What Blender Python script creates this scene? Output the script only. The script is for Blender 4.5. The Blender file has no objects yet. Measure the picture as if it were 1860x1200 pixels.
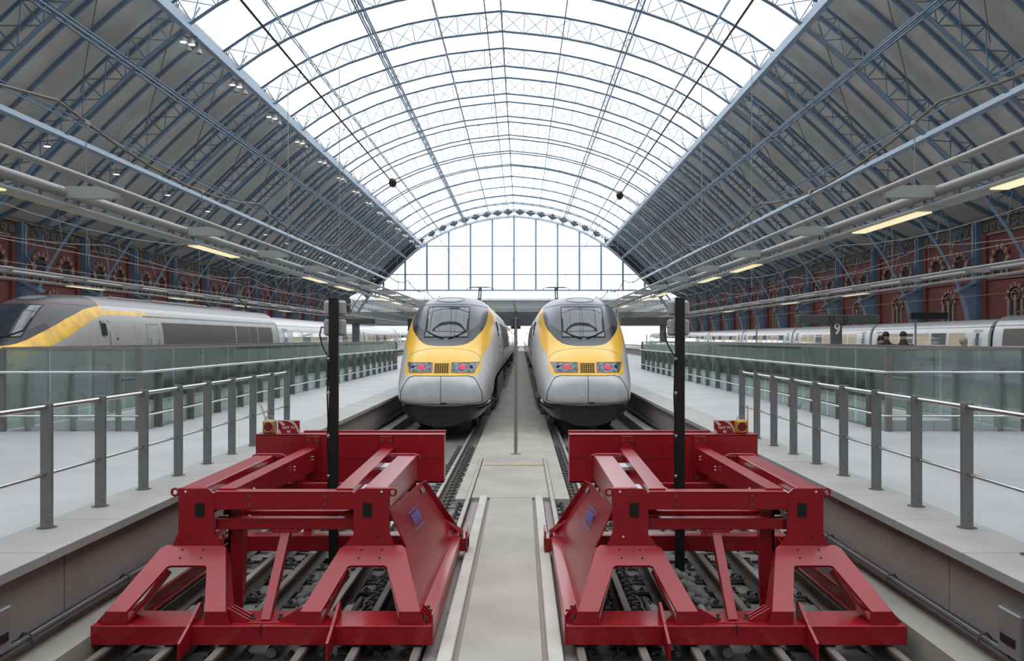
import bpy, math, random
import numpy as np
from mathutils import Vector, Matrix
from mathutils.bvhtree import BVHTree
random.seed(4)
S = bpy.context.scene
COL = S.collection

# ------------------------------------------------------------------ camera, sky, exposure
F, VX, VY, EYE = 1550.0, 948.0, 615.0, 2.48     # focal length and vanishing point in 1860x1200 pixels
cd = bpy.data.cameras.new('camera'); cam = bpy.data.objects.new('camera', cd); COL.objects.link(cam)
cam.location = (0, 0, EYE); cam.rotation_euler = (math.pi/2, 0, 0)
cd.sensor_fit = 'HORIZONTAL'; cd.sensor_width = 36.0; cd.lens = 36.0*F/1860
cd.shift_x = (930-VX)/1860; cd.shift_y = (VY-600)/1860
cd.clip_start = 0.05; cd.clip_end = 2000
S.camera = cam
W = bpy.data.worlds.new('overcast_sky'); S.world = W; W.use_nodes = True
bg = W.node_tree.nodes['Background']; bg.inputs[0].default_value = (0.965, 0.98, 1.0, 1); bg.inputs[1].default_value = 4.2
S.view_settings.view_transform = 'Standard'; S.view_settings.look = 'None'
S.view_settings.exposure = -0.85; S.view_settings.gamma = 1; S.view_settings.use_curve_mapping = False
try:
    S.cycles.max_bounces = 7; S.cycles.diffuse_bounces = 4; S.cycles.glossy_bounces = 3
    S.cycles.transparent_max_bounces = 24
except Exception: pass

# ------------------------------------------------------------------ materials
MATS = {}
def mat(name, col, rough=0.6, metal=0.0, var=0.0, scale=4.0, bump=0.0, spec=0.5, emit=None, coat=0.0, streak=None):
    if name in MATS: return MATS[name]
    m = bpy.data.materials.new(name); m.use_nodes = True; nt = m.node_tree; N = nt.nodes; L = nt.links
    b = N['Principled BSDF']
    b.inputs['Base Color'].default_value = (*col, 1); b.inputs['Roughness'].default_value = rough
    b.inputs['Metallic'].default_value = metal; b.inputs['Specular IOR Level'].default_value = spec
    b.inputs['Coat Weight'].default_value = coat
    if emit:
        b.inputs['Emission Color'].default_value = (*emit[0], 1); b.inputs['Emission Strength'].default_value = emit[1]
    if var or bump:
        tc = N.new('ShaderNodeTexCoord'); mp = N.new('ShaderNodeMapping'); L.new(tc.outputs['Object'], mp.inputs[0])
        if streak: mp.inputs['Scale'].default_value = streak
        n = N.new('ShaderNodeTexNoise'); n.inputs['Scale'].default_value = scale; n.inputs['Detail'].default_value = 6
        L.new(mp.outputs[0], n.inputs['Vector'])
        if var:
            r = N.new('ShaderNodeValToRGB'); r.color_ramp.elements[0].position = 0.3; r.color_ramp.elements[1].position = 0.7
            r.color_ramp.elements[0].color = (*[c*(1-var) for c in col], 1); r.color_ramp.elements[1].color = (*[min(1, c*(1+var)) for c in col], 1)
            L.new(n.outputs['Fac'], r.inputs[0]); L.new(r.outputs[0], b.inputs['Base Color'])
        if bump:
            n2 = N.new('ShaderNodeTexNoise'); n2.inputs['Scale'].default_value = scale*12; n2.inputs['Detail'].default_value = 3
            L.new(mp.outputs[0], n2.inputs['Vector'])
            bp = N.new('ShaderNodeBump'); bp.inputs['Strength'].default_value = bump; bp.inputs['Distance'].default_value = 0.01
            L.new(n2.outputs['Fac'], bp.inputs['Height']); L.new(bp.outputs[0], b.inputs['Normal'])
    MATS[name] = m
    return m

def math_node(nt, op, a, b=None, c=None):
    n = nt.nodes.new('ShaderNodeMath'); n.operation = op
    for i, v in enumerate((a, b, c)):
        if v is None: continue
        if isinstance(v, (int, float)): n.inputs[i].default_value = v
        else: nt.links.new(v, n.inputs[i])
    return n.outputs[0]

def glass(name, tint, gloss=0.1, rough=0.02, frost=0.0):
    m = bpy.data.materials.new(name); m.use_nodes = True; nt = m.node_tree; N = nt.nodes; L = nt.links
    N.remove(N['Principled BSDF']); out = N['Material Output']
    t = N.new('ShaderNodeBsdfTransparent'); t.inputs[0].default_value = (*tint, 1)
    last = t.outputs[0]
    if frost:
        d = N.new('ShaderNodeBsdfTranslucent'); d.inputs[0].default_value = (0.95, 0.97, 1, 1)
        mx = N.new('ShaderNodeMixShader'); mx.inputs[0].default_value = frost
        L.new(last, mx.inputs[1]); L.new(d.outputs[0], mx.inputs[2]); last = mx.outputs[0]
    if gloss:
        g = N.new('ShaderNodeBsdfGlossy'); g.inputs['Roughness'].default_value = rough; g.inputs[0].default_value = (0.9, 1, 0.97, 1)
        mx = N.new('ShaderNodeMixShader'); fr = N.new('ShaderNodeLayerWeight'); fr.inputs[0].default_value = 0.25
        k = math_node(nt, 'MULTIPLY_ADD', fr.outputs['Fresnel'], 0.8, gloss*0.4)
        L.new(k, mx.inputs[0]); L.new(last, mx.inputs[1]); L.new(g.outputs[0], mx.inputs[2]); last = mx.outputs[0]
    L.new(last, out.inputs[0])
    return m

RED = mat('red_paint', (0.31, 0.004, 0.011), 0.42, var=0.10, scale=1.6, coat=0.55, spec=0.35); RED.node_tree.nodes['Principled BSDF'].inputs['Coat Roughness'].default_value = 0.16
BLUE = mat('blue_steel', (0.135, 0.205, 0.285), 0.45, var=0.12, scale=2)
BLUEL = mat('pale_blue_steel', (0.50, 0.63, 0.76), 0.4, var=0.06, scale=2)
GLAREBAR = mat('glare_paled_bar', (0.55, 0.66, 0.74), 0.5)  # bars coloured pale to imitate sky glare washing over them
STEEL = mat('brushed_steel', (0.62, 0.62, 0.61), 0.22, 1.0)
POST = mat('grey_post_steel', (0.195, 0.195, 0.19), 0.45, 0.3, var=0.08, scale=9)
GREY = mat('grey_painted_metal', (0.27, 0.262, 0.248), 0.4, 0.2, var=0.05)
DGREY = mat('dark_grey_metal', (0.07, 0.075, 0.08), 0.5, 0.2)
BLACK = mat('black_paint', (0.008, 0.008, 0.008), 0.45)
PLAT = mat('platform_terrazzo', (0.455, 0.455, 0.45), 0.5, var=0.10, scale=0.9, bump=0.1)
COPE = mat('granite_coping', (0.37, 0.36, 0.345), 0.6, var=0.10, scale=1.5, bump=0.15)
PWALL = mat('precast_concrete', (0.32, 0.275, 0.26), 0.8, var=0.15, scale=0.8, bump=0.2)
BED = mat('track_slab_concrete', (0.17, 0.16, 0.145), 0.85, var=0.3, scale=1.6, bump=0.5)
WALK = mat('walkway_concrete', (0.37, 0.345, 0.305), 0.75, var=0.14, scale=1.1, bump=0.25)
KERB = mat('pale_kerb_concrete', (0.50, 0.48, 0.44), 0.8, var=0.12, scale=2, bump=0.25)
RAIL = mat('rail_steel', (0.34, 0.32, 0.29), 0.42, 0.6, var=0.2, scale=3)
RUST = mat('rusty_rail_side', (0.12, 0.105, 0.09), 0.7, 0.3, var=0.3, scale=6)
CLIP = mat('grey_clip_iron', (0.10, 0.098, 0.09), 0.55, 0.5, var=0.3, scale=20)
BOLT = mat('bolt_steel', (0.16, 0.16, 0.15), 0.4, 0.8)
BOLTR = mat('dull_bolt_head', (0.22, 0.10, 0.10), 0.4, 0.4)
WHITE = mat('white_paint', (0.8, 0.8, 0.78), 0.5)
CREAM = mat('cream_stone', (0.27, 0.20, 0.155), 0.8, var=0.2, scale=3)
TERRA = mat('terracotta_stone', (0.18, 0.05, 0.035), 0.8, var=0.2, scale=3)
DARK = mat('painted_recess_shade', (0.035, 0.02, 0.018), 0.9)  # flat sheets in this dark colour imitate shade inside the wall arches
YEL = mat('yellow_plastic', (0.55, 0.28, 0.04), 0.5)
LENS = mat('red_lens', (0.16, 0.004, 0.012), 0.12)
BOXG = mat('pale_grey_lamp_housing', (0.42, 0.42, 0.40), 0.5)
LAMPON = mat('lit_fluorescent_tube', (1, 0.93, 0.7), 0.5, emit=((1.0, 0.86, 0.5), 1.3))
FLOODON = mat('lit_lamp_face', (1, 1, 1), 0.5, emit=((1, 0.97, 0.9), 3.0))
BLUEP = mat('blue_print', (0.10, 0.13, 0.42), 0.5)
GLS_SKY = glass('rooflight_glass', (0.93, 0.96, 0.98), gloss=0.0, frost=0.35)
GLS_END = glass('gable_glass', (0.93, 0.96, 0.98), gloss=0.0, frost=0.25)
GLS_GREEN = glass('green_tinted_glass', (0.92, 0.975, 0.95), gloss=0.08, frost=0.11)
WINDOW = mat('dark_train_window', (0.02, 0.028, 0.04), 0.04, spec=1.0, coat=0.5)
SKIN = mat('skin', (0.45, 0.26, 0.19), 0.6)
COAT = mat('black_coat', (0.012, 0.012, 0.014), 0.8)
HAIR = mat('dark_hair', (0.02, 0.012, 0.008), 0.7)

# ------------------------------------------------------------------ mesh helper
class MB:
    def __init__(s): s.v = []; s.f = []; s.sm = []
    def add(s, vs, fs, smooth=False):
        o = len(s.v); s.v += [tuple(p) for p in vs]; s.f += [tuple(i+o for i in f) for f in fs]; s.sm += [smooth]*len(fs); return s
    def box(s, x0, x1, y0, y1, z0, z1):
        x0, x1 = min(x0, x1), max(x0, x1)
        return s.add([(x0,y0,z0),(x1,y0,z0),(x1,y1,z0),(x0,y1,z0),(x0,y0,z1),(x1,y0,z1),(x1,y1,z1),(x0,y1,z1)],
              [(0,3,2,1),(4,5,6,7),(0,1,5,4),(1,2,6,5),(2,3,7,6),(3,0,4,7)])
    def bbox(s, x0, x1, y0, y1, z0, z1, b=0.01):    # box with chamfered edges
        x0, x1 = min(x0, x1), max(x0, x1)
        def ring(z, i): return [(x0+b+i*0, y0+i, z), (x1-b, y0+i, z), (x1-i, y0+b, z), (x1-i, y1-b, z), (x1-b, y1-i, z), (x0+b, y1-i, z), (x0+i, y1-b, z), (x0+i, y0+b, z)]
        vs = ring(z0, b*0.999)+ring(z0+b, 0)+ring(z1-b, 0)+ring(z1, b*0.999)
        fs = [tuple(range(7,-1,-1)), tuple(range(24,32))]
        for k in range(3):
            for i in range(8): fs.append((k*8+i, k*8+(i+1)%8, k*8+8+(i+1)%8, k*8+8+i))
        return s.add(vs, fs)
    def bar(s, p, q, w, h, up=(0,0,1)):
        p, q = Vector(p), Vector(q); d = (q-p).normalized(); u = Vector(up)
        if abs(d.dot(u)) > 0.99: u = Vector((1,0,0))
        r = d.cross(u).normalized(); t = r.cross(d).normalized()
        vs = [c + r*a*w/2 + t*b*h/2 for c in (p, q) for a, b in ((-1,-1),(1,-1),(1,1),(-1,1))]
        return s.add(vs, [(0,3,2,1),(4,5,6,7),(0,1,5,4),(1,2,6,5),(2,3,7,6),(3,0,4,7)])
    def tube(s, pts, r, n=10, caps=True):
        pts = [Vector(p) for p in pts]; o = []; N = len(pts)
        rr = r if isinstance(r, (list, tuple)) else [r]*N
        prev = None
        for i, p in enumerate(pts):
            d = (pts[min(i+1, N-1)]-pts[max(i-1, 0)]).normalized()
            if prev is None:
                a = Vector((0,0,1)) if abs(d.z) < 0.9 else Vector((1,0,0)); r1 = d.cross(a).normalized()
            else: r1 = (prev - d*prev.dot(d)).normalized()
            prev = r1; r2 = d.cross(r1)
            o += [p + (r1*math.cos(2*math.pi*k/n)+r2*math.sin(2*math.pi*k/n))*rr[i] for k in range(n)]
        fs = [(i*n+k, i*n+(k+1)%n, (i+1)*n+(k+1)%n, (i+1)*n+k) for i in range(N-1) for k in range(n)]
        s.add(o, fs, True)
        if caps: s.add(o[:n], [tuple(range(n-1,-1,-1))]); s.add(o[-n:], [tuple(range(n))])
        return s
    def prism(s, poly, axis, a, b, smooth=False):    # poly: 2-D points, extruded along axis between a and b
        def P(u, v, w): return {'x': (w,u,v), 'y': (u,w,v), 'z': (u,v,w)}[axis]
        n = len(poly); vs = [P(u,v,a) for u,v in poly]+[P(u,v,b) for u,v in poly]
        return s.add(vs, [tuple(range(n-1,-1,-1)), tuple(range(n,2*n))]+[(i,(i+1)%n,n+(i+1)%n,n+i) for i in range(n)], smooth)
    def hexa(s, P8): return s.add(P8, [(0,3,2,1),(4,5,6,7),(0,1,5,4),(1,2,6,5),(2,3,7,6),(3,0,4,7)])
    def sphere(s, c, r, nu=12, nv=8, sx=1, sy=1, sz=1):
        vs = [(c[0]+r*sx*math.sin(math.pi*j/nv)*math.cos(2*math.pi*i/nu), c[1]+r*sy*math.sin(math.pi*j/nv)*math.sin(2*math.pi*i/nu), c[2]+r*sz*math.cos(math.pi*j/nv)) for j in range(nv+1) for i in range(nu)]
        return s.add(vs, [(j*nu+i, j*nu+(i+1)%nu, (j+1)*nu+(i+1)%nu, (j+1)*nu+i) for j in range(nv) for i in range(nu)], True)
    def build(s, name, m, parent=None, kind=None, flip=False):
        me = bpy.data.meshes.new(name); me.from_pydata([tuple(v) for v in s.v], [], s.f)
        me.polygons.foreach_set('use_smooth', s.sm); me.materials.append(m); me.update()
        o = bpy.data.objects.new(name, me); COL.objects.link(o)
        if parent: o.parent = parent
        if kind: o['kind'] = kind
        return o

def empty(name, loc=(0,0,0)):
    o = bpy.data.objects.new(name, None); COL.objects.link(o); o.location = loc; return o
def tag(o, label, cat, group=None, kind=None):
    o['label'] = label; o['category'] = cat
    if group: o['group'] = group
    if kind: o['kind'] = kind
    return o
KIDS = {}
def kids(o): return [c for c in bpy.data.objects if c.parent == o]
def copy_tree(o, parent=None):
    c = o.copy(); COL.objects.link(c)
    if parent: c.parent = parent
    for k in kids(o): copy_tree(k, c)
    return c
def text(name, body, size, m, parent, loc, rot, ext=0.002, bold=False, scale=(1,1,1)):
    cu = bpy.data.curves.new(name, 'FONT'); cu.body = body; cu.size = size; cu.extrude = ext; cu.align_x = 'CENTER'; cu.align_y = 'CENTER'
    if bold: cu.offset = size*0.02
    o = bpy.data.objects.new(name, cu); COL.objects.link(o); cu.materials.append(m)
    o.location = loc; o.rotation_euler = rot; o.scale = scale
    if parent: o.parent = parent
    bpy.context.view_layer.update()
    me = bpy.data.meshes.new_from_object(o.evaluated_get(bpy.context.evaluated_depsgraph_get()))
    n = bpy.data.objects.new(name, me); COL.objects.link(n); n.location = loc; n.rotation_euler = rot; n.scale = scale
    if parent: n.parent = parent
    bpy.data.objects.remove(o); n.name = name
    return n
def circ(cx, cy, r, n=16, a0=0, a1=2*math.pi, close=False):
    m = n+1 if close else n
    return [(cx+r*math.cos(a0+(a1-a0)*i/n), cy+r*math.sin(a0+(a1-a0)*i/n)) for i in range(m)]
def pchip(xs, ys):
    xs = np.array(xs, float); ys = np.array(ys, float); h = np.diff(xs); d = np.diff(ys)/h
    m = np.zeros(len(xs)); m[0] = d[0]; m[-1] = d[-1]
    for i in range(1, len(xs)-1):
        if d[i-1]*d[i] > 0:
            w1 = 2*h[i]+h[i-1]; w2 = h[i]+2*h[i-1]; m[i] = (w1+w2)/(w1/d[i-1]+w2/d[i])
    def f(x):
        x = min(max(x, xs[0]), xs[-1]); i = min(int(np.searchsorted(xs, x, 'right'))-1, len(xs)-2); i = max(i, 0)
        t = (x-xs[i])/h[i]
        return float(ys[i]*(2*t**3-3*t**2+1)+h[i]*m[i]*(t**3-2*t**2+t)+ys[i+1]*(-2*t**3+3*t**2)+h[i]*m[i+1]*(t**3-t**2))
    return f

# ------------------------------------------------------------------ layout
CX = -1.68              # axis of the arched roof
BAY = 9.2; Y0, Y1 = 53.9-8*BAY, 53.9+14*BAY
PZ = 0.82               # platform height over the rail heads
TL, TR = -2.09, 1.72    # the two middle tracks
EL, ER = -3.72, 3.47    # platform edges
IL, IR = -11.85, 11.65  # far edges of the two middle islands
FAR = 330.0

# ------------------------------------------------------------------ ground and platforms
def slab(name, x0, x1, y0, y1, z0, z1, m, kind='structure', parent=None):
    return MB().box(x0, x1, y0, y1, z0, z1).build(name, m, parent, kind)
VL = (-9.24, -6.86); VR = (6.57, 9.0); VY0, VY1 = 15.35, 46.6
def ground_piece(m0, x0, x1, y0, y1): m0.box(x0, x1, y0, y1, -0.5, -0.19)
g = MB()
for a, b in ((-40, VL[0]), (VL[1], VR[0]), (VR[1], 37)): ground_piece(g, a, b, Y0, FAR)
for a, b in (VL, VR):
    ground_piece(g, a, b, Y0, VY0); ground_piece(g, a, b, VY1, FAR)
    for (p, q, r, t) in ((a, b, VY0-0.1, VY0), (a, b, VY1, VY1+0.1)): g.box(p, q, r, t, -4.6, -0.5)
    for (p, q) in ((a-0.1, a), (b, b+0.1)): g.box(p, q, VY0, VY1, -4.6, -0.5)
    g.box(a, b, VY0, VY1, -4.7, -4.5)
g.build('ground', BED, None, 'structure')

def island(name, x0, x1, void=None):
    mb = MB(); X0, X1 = x0, x1; x0 += 0.3; x1 -= 0.3
    if void:
        a, b = void
        for (p, q, r, t) in ((x0, a, Y0, FAR), (b, x1, Y0, FAR), (a, b, Y0, VY0), (a, b, VY1, FAR)):
            mb.box(p, q, r, t, PZ-0.35, PZ)
    else: mb.box(x0, x1, Y0, FAR, PZ-0.35, PZ)
    o = mb.build(name, PLAT, None, 'structure'); x0, x1 = X0, X1
    # granite copings along both edges, in slabs, and the retaining walls under them
    for sgn, e in ((-1, x0), (1, x1)):
        near = (e in (EL, ER))
        c = MB(); L = 1.22; k0 = Y0; W_ = 0.62
        if near:
            y = 0.5-9*L
            while y < 60:
                c.bbox(e-sgn*W_, e+sgn*0.06, y+0.008, y+L-0.008, PZ-0.075, PZ+0.004, 0.004); y += L
            c.box(e-sgn*W_, e+sgn*0.06, y, FAR, PZ-0.075, PZ+0.004); c.box(e-sgn*W_, e+sgn*0.06, Y0, 0.5-9*L, PZ-0.075, PZ+0.004)
        else: c.box(e-sgn*W_, e+sgn*0.06, Y0, FAR, PZ-0.075, PZ+0.004)
        c.build('coping', COPE, o)
        w = MB(); y = Y0
        if near:
            y = 1.05-3*3.0; w.box(e-sgn*0.3, e-sgn*0.06, Y0, y, -0.19, PZ-0.075)
            while y < 50:
                w.box(e-sgn*0.3, e-sgn*0.06, y+0.008, y+2.992, -0.19, PZ-0.075); y += 3.0
            w.box(e-sgn*0.3, e-sgn*0.085, 1.05-9, y, -0.19, PZ-0.08)
        w.box(e-sgn*0.3, e-sgn*0.06, y, FAR, -0.19, PZ-0.075)
        w.build('platform_wall', PWALL, o)
    return o
isl_l = island('floor', IL, EL, VL); isl_l.name = 'floor_left_platform'
isl_r = island('floor', ER, IR, VR); isl_r.name = 'floor_right_platform'
i3 = island('floor', -26.0, -19.0); i3.name = 'floor_outer_left_platform'
i4 = island('floor', 18.6, 25.8); i4.name = 'floor_outer_right_platform'
slab('floor_left_wall_side', -37.5, -33, Y0, FAR, -0.19, PZ, PLAT)
slab('floor_right_wall_side', 32.6, 34.3, Y0, FAR, -0.19, PZ, PLAT)
# middle walkway with its kerbs
wk = slab('path_walkway', -0.80, 0.50, 13.5, FAR, -0.19, -0.03, WALK)
MB().box(-0.50, 0.16, Y0, 13.5, -0.19, -0.035).build('path_near_strip', WALK, wk)
mk = MB()
for a, b in ((-0.80, -0.66), (0.345, 0.50)): mk.box(a, b, Y0, 13.5, -0.19, -0.09)
mk.build('path_shoulder', PWALL, wk)
for x0, x1 in ((-0.66, -0.545), (0.205, 0.325)):
    MB().bbox(x0, x1, Y0, 13.5, -0.19, 0.01, 0.008).build('kerb', KERB, wk)
gr = MB()
for x0, x1 in ((-0.545, -0.50), (0.16, 0.205)): gr.box(x0, x1, Y0, 13.45, -0.19, -0.06)
gr.build('drain_channel', mat('drain_concrete', (0.3, 0.26, 0.22), 0.9), wk)
for x0, x1, yy0 in ((-1.06, -0.80, 13.5), (0.50, 0.76, 13.5)):
    sm_ = MB(); y = yy0
    while y < 40: sm_.box(x0, x1, y+0.01, y+5.0, -0.19, -0.055); y += 5.01
    sm_.build('side_slab', WALK, wk)
yl = MB().tube([(-0.76+0.1*i, 16.9+0.03*math.sin(i*1.7), -0.022) for i in range(13)], 0.007, 6).build('yellow_marking_line', YEL, wk)
# outer sides of the two middle tracks: concrete margin and cable trays
for sgn, e in ((-1, EL), (1, ER)):
    n = 'floor_margin_left' if sgn < 0 else 'floor_margin_right'
    o = slab(n, e+sgn*0.06, e-sgn*0.26, Y0, 60, -0.19, 0.10, WALK)
    t = MB().box(e+sgn*0.058, e-sgn*0.03, -8, 60, 0.20, 0.225)
    tr = t.build('cable_tray', mat('tray_steel', (0.2, 0.2, 0.19), 0.5, 0.6), None)
    tag(tr, 'long grey cable tray at the foot of the %s platform wall' % ('left' if sgn < 0 else 'right'), 'cable tray')
    for k in range(3):
        xx = e-sgn*(-0.04+0.03*k)
        MB().tube([(xx, -8, 0.235), (xx, 60, 0.235)], 0.011, 6).build('cable', (BLACK, GREY, DGREY)[k], tr)
    for y in np.arange(3.2, 20, 1.6):
        MB().tube([(e+sgn*0.055, y, 0.23), (e+sgn*0.02, y, 0.275), (e-sgn*0.045, y, 0.26), (e-sgn*0.05, y, 0.20)], 0.009, 6).build('clip', DGREY, tr)
    jb = empty('junction_box', (e+sgn*0.003, 6.0, 0.27))
    tag(jb, 'small grey electrical junction box on the %s platform wall, near the frame edge' % ('left' if sgn < 0 else 'right'), 'electrical box')
    MB().bbox(-0.055, 0.055, -0.14, 0.14, -0.02, 0.30, 0.01).build('housing', GREY, jb)
    MB().box(-sgn*0.055, -sgn*0.062, -0.09, 0.09, 0.06, 0.12).build('label_plate', BLACK, jb)
    MB().tube([(-sgn*0.045, 0, -0.02), (-sgn*0.045, 0.03, -0.028)], 0.014, 6).build('conduit', BLACK, jb)

# ------------------------------------------------------------------ rails with their clips
def clip_mesh(big):
    m = MB()
    if big:
        m.box(-0.075, 0.075, -0.06, 0.06, -0.015, 0.015)
        m.tube([(0.05, -0.05, 0.01), (0.02, -0.055, 0.05), (-0.03, -0.03, 0.055), (-0.045, 0.0, 0.025), (-0.02, 0.03, 0.055), (0.03, 0.05, 0.05), (0.055, 0.045, 0.01)], 0.012, 6)
        m.tube([(0.035, 0, 0), (0.035, 0, 0.07)], 0.018, 6)
    else:
        m.box(-0.055, 0.055, -0.05, 0.05, -0.012, 0.012); m.tube([(0.01, 0, 0), (0.01, 0, 0.05)], 0.017, 6); m.tube([(0.01, 0, 0.012), (0.01, 0, 0.03)], 0.03, 6)
    return m
CB = clip_mesh(True).build('rail_clip', CLIP).data; CS = clip_mesh(False).build('rail_clip', CLIP).data
for o in [o for o in bpy.data.objects if o.name.startswith('rail_clip')]: bpy.data.objects.remove(o)
RP = [(-0.075,-0.155),(0.075,-0.155),(0.075,-0.143),(0.02,-0.125),(0.01,-0.11),(0.01,-0.045),(0.036,-0.035),(0.036,-0.008),(0.028,0.0),(-0.028,0.0),(-0.036,-0.008),(-0.036,-0.035),(-0.01,-0.045),(-0.01,-0.11),(-0.02,-0.125),(-0.075,-0.143)]
def rail(x, y0, y1, label, group, clips=None, big=True, ztop=0.0, side=0):
    e = MB().prism(RP, 'y', y0, y1).build('rail', RUST)
    e.location = (x, 0, ztop); tag(e, label, 'rail', group)
    MB().box(-0.029, 0.029, y0, y1, -0.001, 0.002).build('rail_head', RAIL, e)
    if clips:
        a, b, st = clips; me = CB if big else CS; n = 0; y = a
        while y < b and n < 98:
            for sg in (-1, 1):
                if side and sg != side: continue
                c = bpy.data.objects.new('rail_clip', me); COL.objects.link(c); c.parent = e
                c.location = (sg*0.135, y, -0.14); c.scale = (sg, 1, 1); n += 1
            y += st
    return e
GT = 'rails of the two middle tracks'
for cx, nm, nb in ((TL, 'left', 'left'), (TR, 'right', 'right')):
    inner = 1 if cx < 0 else -1
    for sg in (-1, 1):
        pos = 'walkway side' if sg == inner else 'platform side'
        rail(cx+sg*0.7525, Y0, FAR, 'running rail of the %s middle track, %s, passing under the train' % (nm, pos), GT, (1.5 if sg != inner else 5.5, 30, 0.65 if sg != inner else 0.31), True)
        rail(cx+sg*1.25, Y0, 17.8, 'outermost clamp rail of the %s middle track, %s, ending short of the train' % (nm, pos), GT, (4.8, 17.5, 0.32 if sg == inner else 0.65), False)
        rail(cx+sg*0.33, Y0, 14.0, 'centre clamp rail under the %s red buffer stop, %s' % (nm, pos), GT, (4.8, 13.8, 0.45), False)
    # plates and straps of the buffer track lying between the rails
    b = MB()
    for k in range(24):
        b.box(cx-1.38, cx+1.38, 3.0+k*0.65, 3.26+k*0.65, -0.19, -0.157)
    b.build('floor_sleeper_slabs_'+nm, mat('sleeper_concrete', (0.2, 0.19, 0.175), 0.85, var=0.3, scale=5, bump=0.4), None, 'structure')
for cx, nm in ((-13.5, 'third track beside the left platform'), (-17.3, 'fourth track left of the side train'), (13.3, 'empty track beyond the right platform'), (17.0, 'second empty track beyond the right platform')):
    for sg in (-1, 1):
        rail(cx+sg*0.7525, Y0, FAR, 'rail of the %s, %s' % (nm, 'near side' if sg*cx < 0 else 'far side'), 'rails of the side tracks')

# ------------------------------------------------------------------ the arched roof
arch_in = pchip([0, 5, 10.3, 15.6, 19.45, 23.2, 27.0, 29.1, 30.9, 32.6, 33.8, 34.6, 35.05], [26.0, 25.45, 24.2, 22.15, 19.75, 16.6, 12.95, 10.9, 8.9, 6.5, 4.2, 1.6, -1.7])
US = [0, 2.5, 5, 7.6, 10.3, 13, 15.6, 17.6, 19.45, 21.3, 23.2, 25.1, 27.0, 28.5, 29.9, 31.2, 32.3, 33.2, 33.9, 34.45, 34.85, 35.05]
INN = [(u, arch_in(u)+EYE) for u in US]
def offset(line, d):
    out = []
    for i, (u, z) in enumerate(line):
        a = line[max(i-1, 0)]; b = line[min(i+1, len(line)-1)]
        t = Vector((b[0]-a[0], b[1]-a[1])).normalized()
        if i == 0 and line[0][0] == 0: t = Vector((1, -0.07)).normalized()
        out.append((u - t.y*d, z + t.x*d))
    if line[0][0] == 0: out[0] = (0, line[0][1]+d)
    return out
OUTC = [(u, z) if u < 35.35 else (35.35, z) for u, z in offset(INN, 1.75)]
SH = offset(INN[:16], 2.35)
def strip(mb, line, w, t, sides=(-1, 1), y=0.0, shift=0.0):
    # flat bar following the arch: w along the building, t thickness (outwards)
    o2 = offset(line, t)
    for sg in sides:
        n = len(line); vs = []
        for (a, b), (c, d) in zip(line, o2):
            vs += [(CX+sg*a, y-w/2, b), (CX+sg*a, y+w/2, b), (CX+sg*c, y+w/2, d), (CX+sg*c, y-w/2, d)]
        fs = []
        for i in range(n-1):
            for k in range(4): fs.append((4*i+k, 4*i+(k+1)%4, 4*i+4+(k+1)%4, 4*i+4+k))
        fs += [(0,1,2,3), tuple(4*n-4+k for k in (3,2,1,0))]
        mb.add(vs, fs)
def rib_meshes():
    a = MB(); strip(a, INN, 0.40, 0.035); strip(a, offset(INN, 0.035), 0.05, 0.10)
    b = MB(); strip(b, OUTC, 0.32, 0.035); strip(b, offset(OUTC, -0.10), 0.05, 0.10)
    c = MB()
    def samp(line, n):
        P = [Vector((u, z)) for u, z in line]; L = [0]
        for i in range(1, len(P)): L.append(L[-1]+(P[i]-P[i-1]).length)
        o = []
        for k in range(n+1):
            d = L[-1]*k/n; i = max(1, next((j for j in range(len(L)) if L[j] >= d-1e-9), len(L)-1)); t = (d-L[i-1])/(L[i]-L[i-1])
            o.append(P[i-1].lerp(P[i], t))
        return o
    n = 26; I = samp(INN, n); O = samp(OUTC, n)
    for sg in (-1, 1):
        for k in range(n):
            for p, q in ((I[k], O[k+1]), (O[k], I[k+1])):
                c.bar((CX+sg*p.x, 0, p.y), (CX+sg*q.x, 0, q.y), 0.045, 0.085, (0,1,0))
            c.bar((CX+sg*I[k].x, 0, I[k].y), (CX+sg*O[k].x, 0, O[k].y), 0.08, 0.06, (0,1,0))
    return a, b, c
ra, rb_, rc = rib_meshes()
RIB_WEDGE = MB()
for sg in (-1, 1):
    pts = [(35.4, PZ), (35.4, EYE+3.9)] + [(u, z) for u, z in [(arch_u, arch_in(arch_u)+EYE) for arch_u in (33.95, 34.2, 34.45, 34.7, 34.9, 35.0)] if z > PZ]
    RIB_WEDGE.prism([(CX+sg*u, z) for u, z in pts], 'y', -0.30, 0.30)
    RIB_WEDGE.bar((CX+sg*33.8, 0, EYE+3.5), (CX+sg*35.4, 0, EYE+4.3), 0.8, 0.16, (0,0,1))
RIB_COL = MB()
for sg in (-1, 1):
    RIB_COL.box(CX+sg*35.1, CX+sg*35.62, -0.32, 0.32, PZ, EYE+8.6); RIB_COL.box(CX+sg*35.0, CX+sg*35.1, -0.08, 0.08, EYE+3.5, EYE+8.4)
    for z in (4.4, 6.3, 7.9):   # scrolled bracket between chord and column
        RIB_COL.tube([(CX+sg*(35.3-1.2*math.cos(t)), 0, EYE+8.6-1.5+1.5*math.sin(t)) for t in np.linspace(0, 1.57, 8)], 0.05, 6)
first = None
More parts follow.
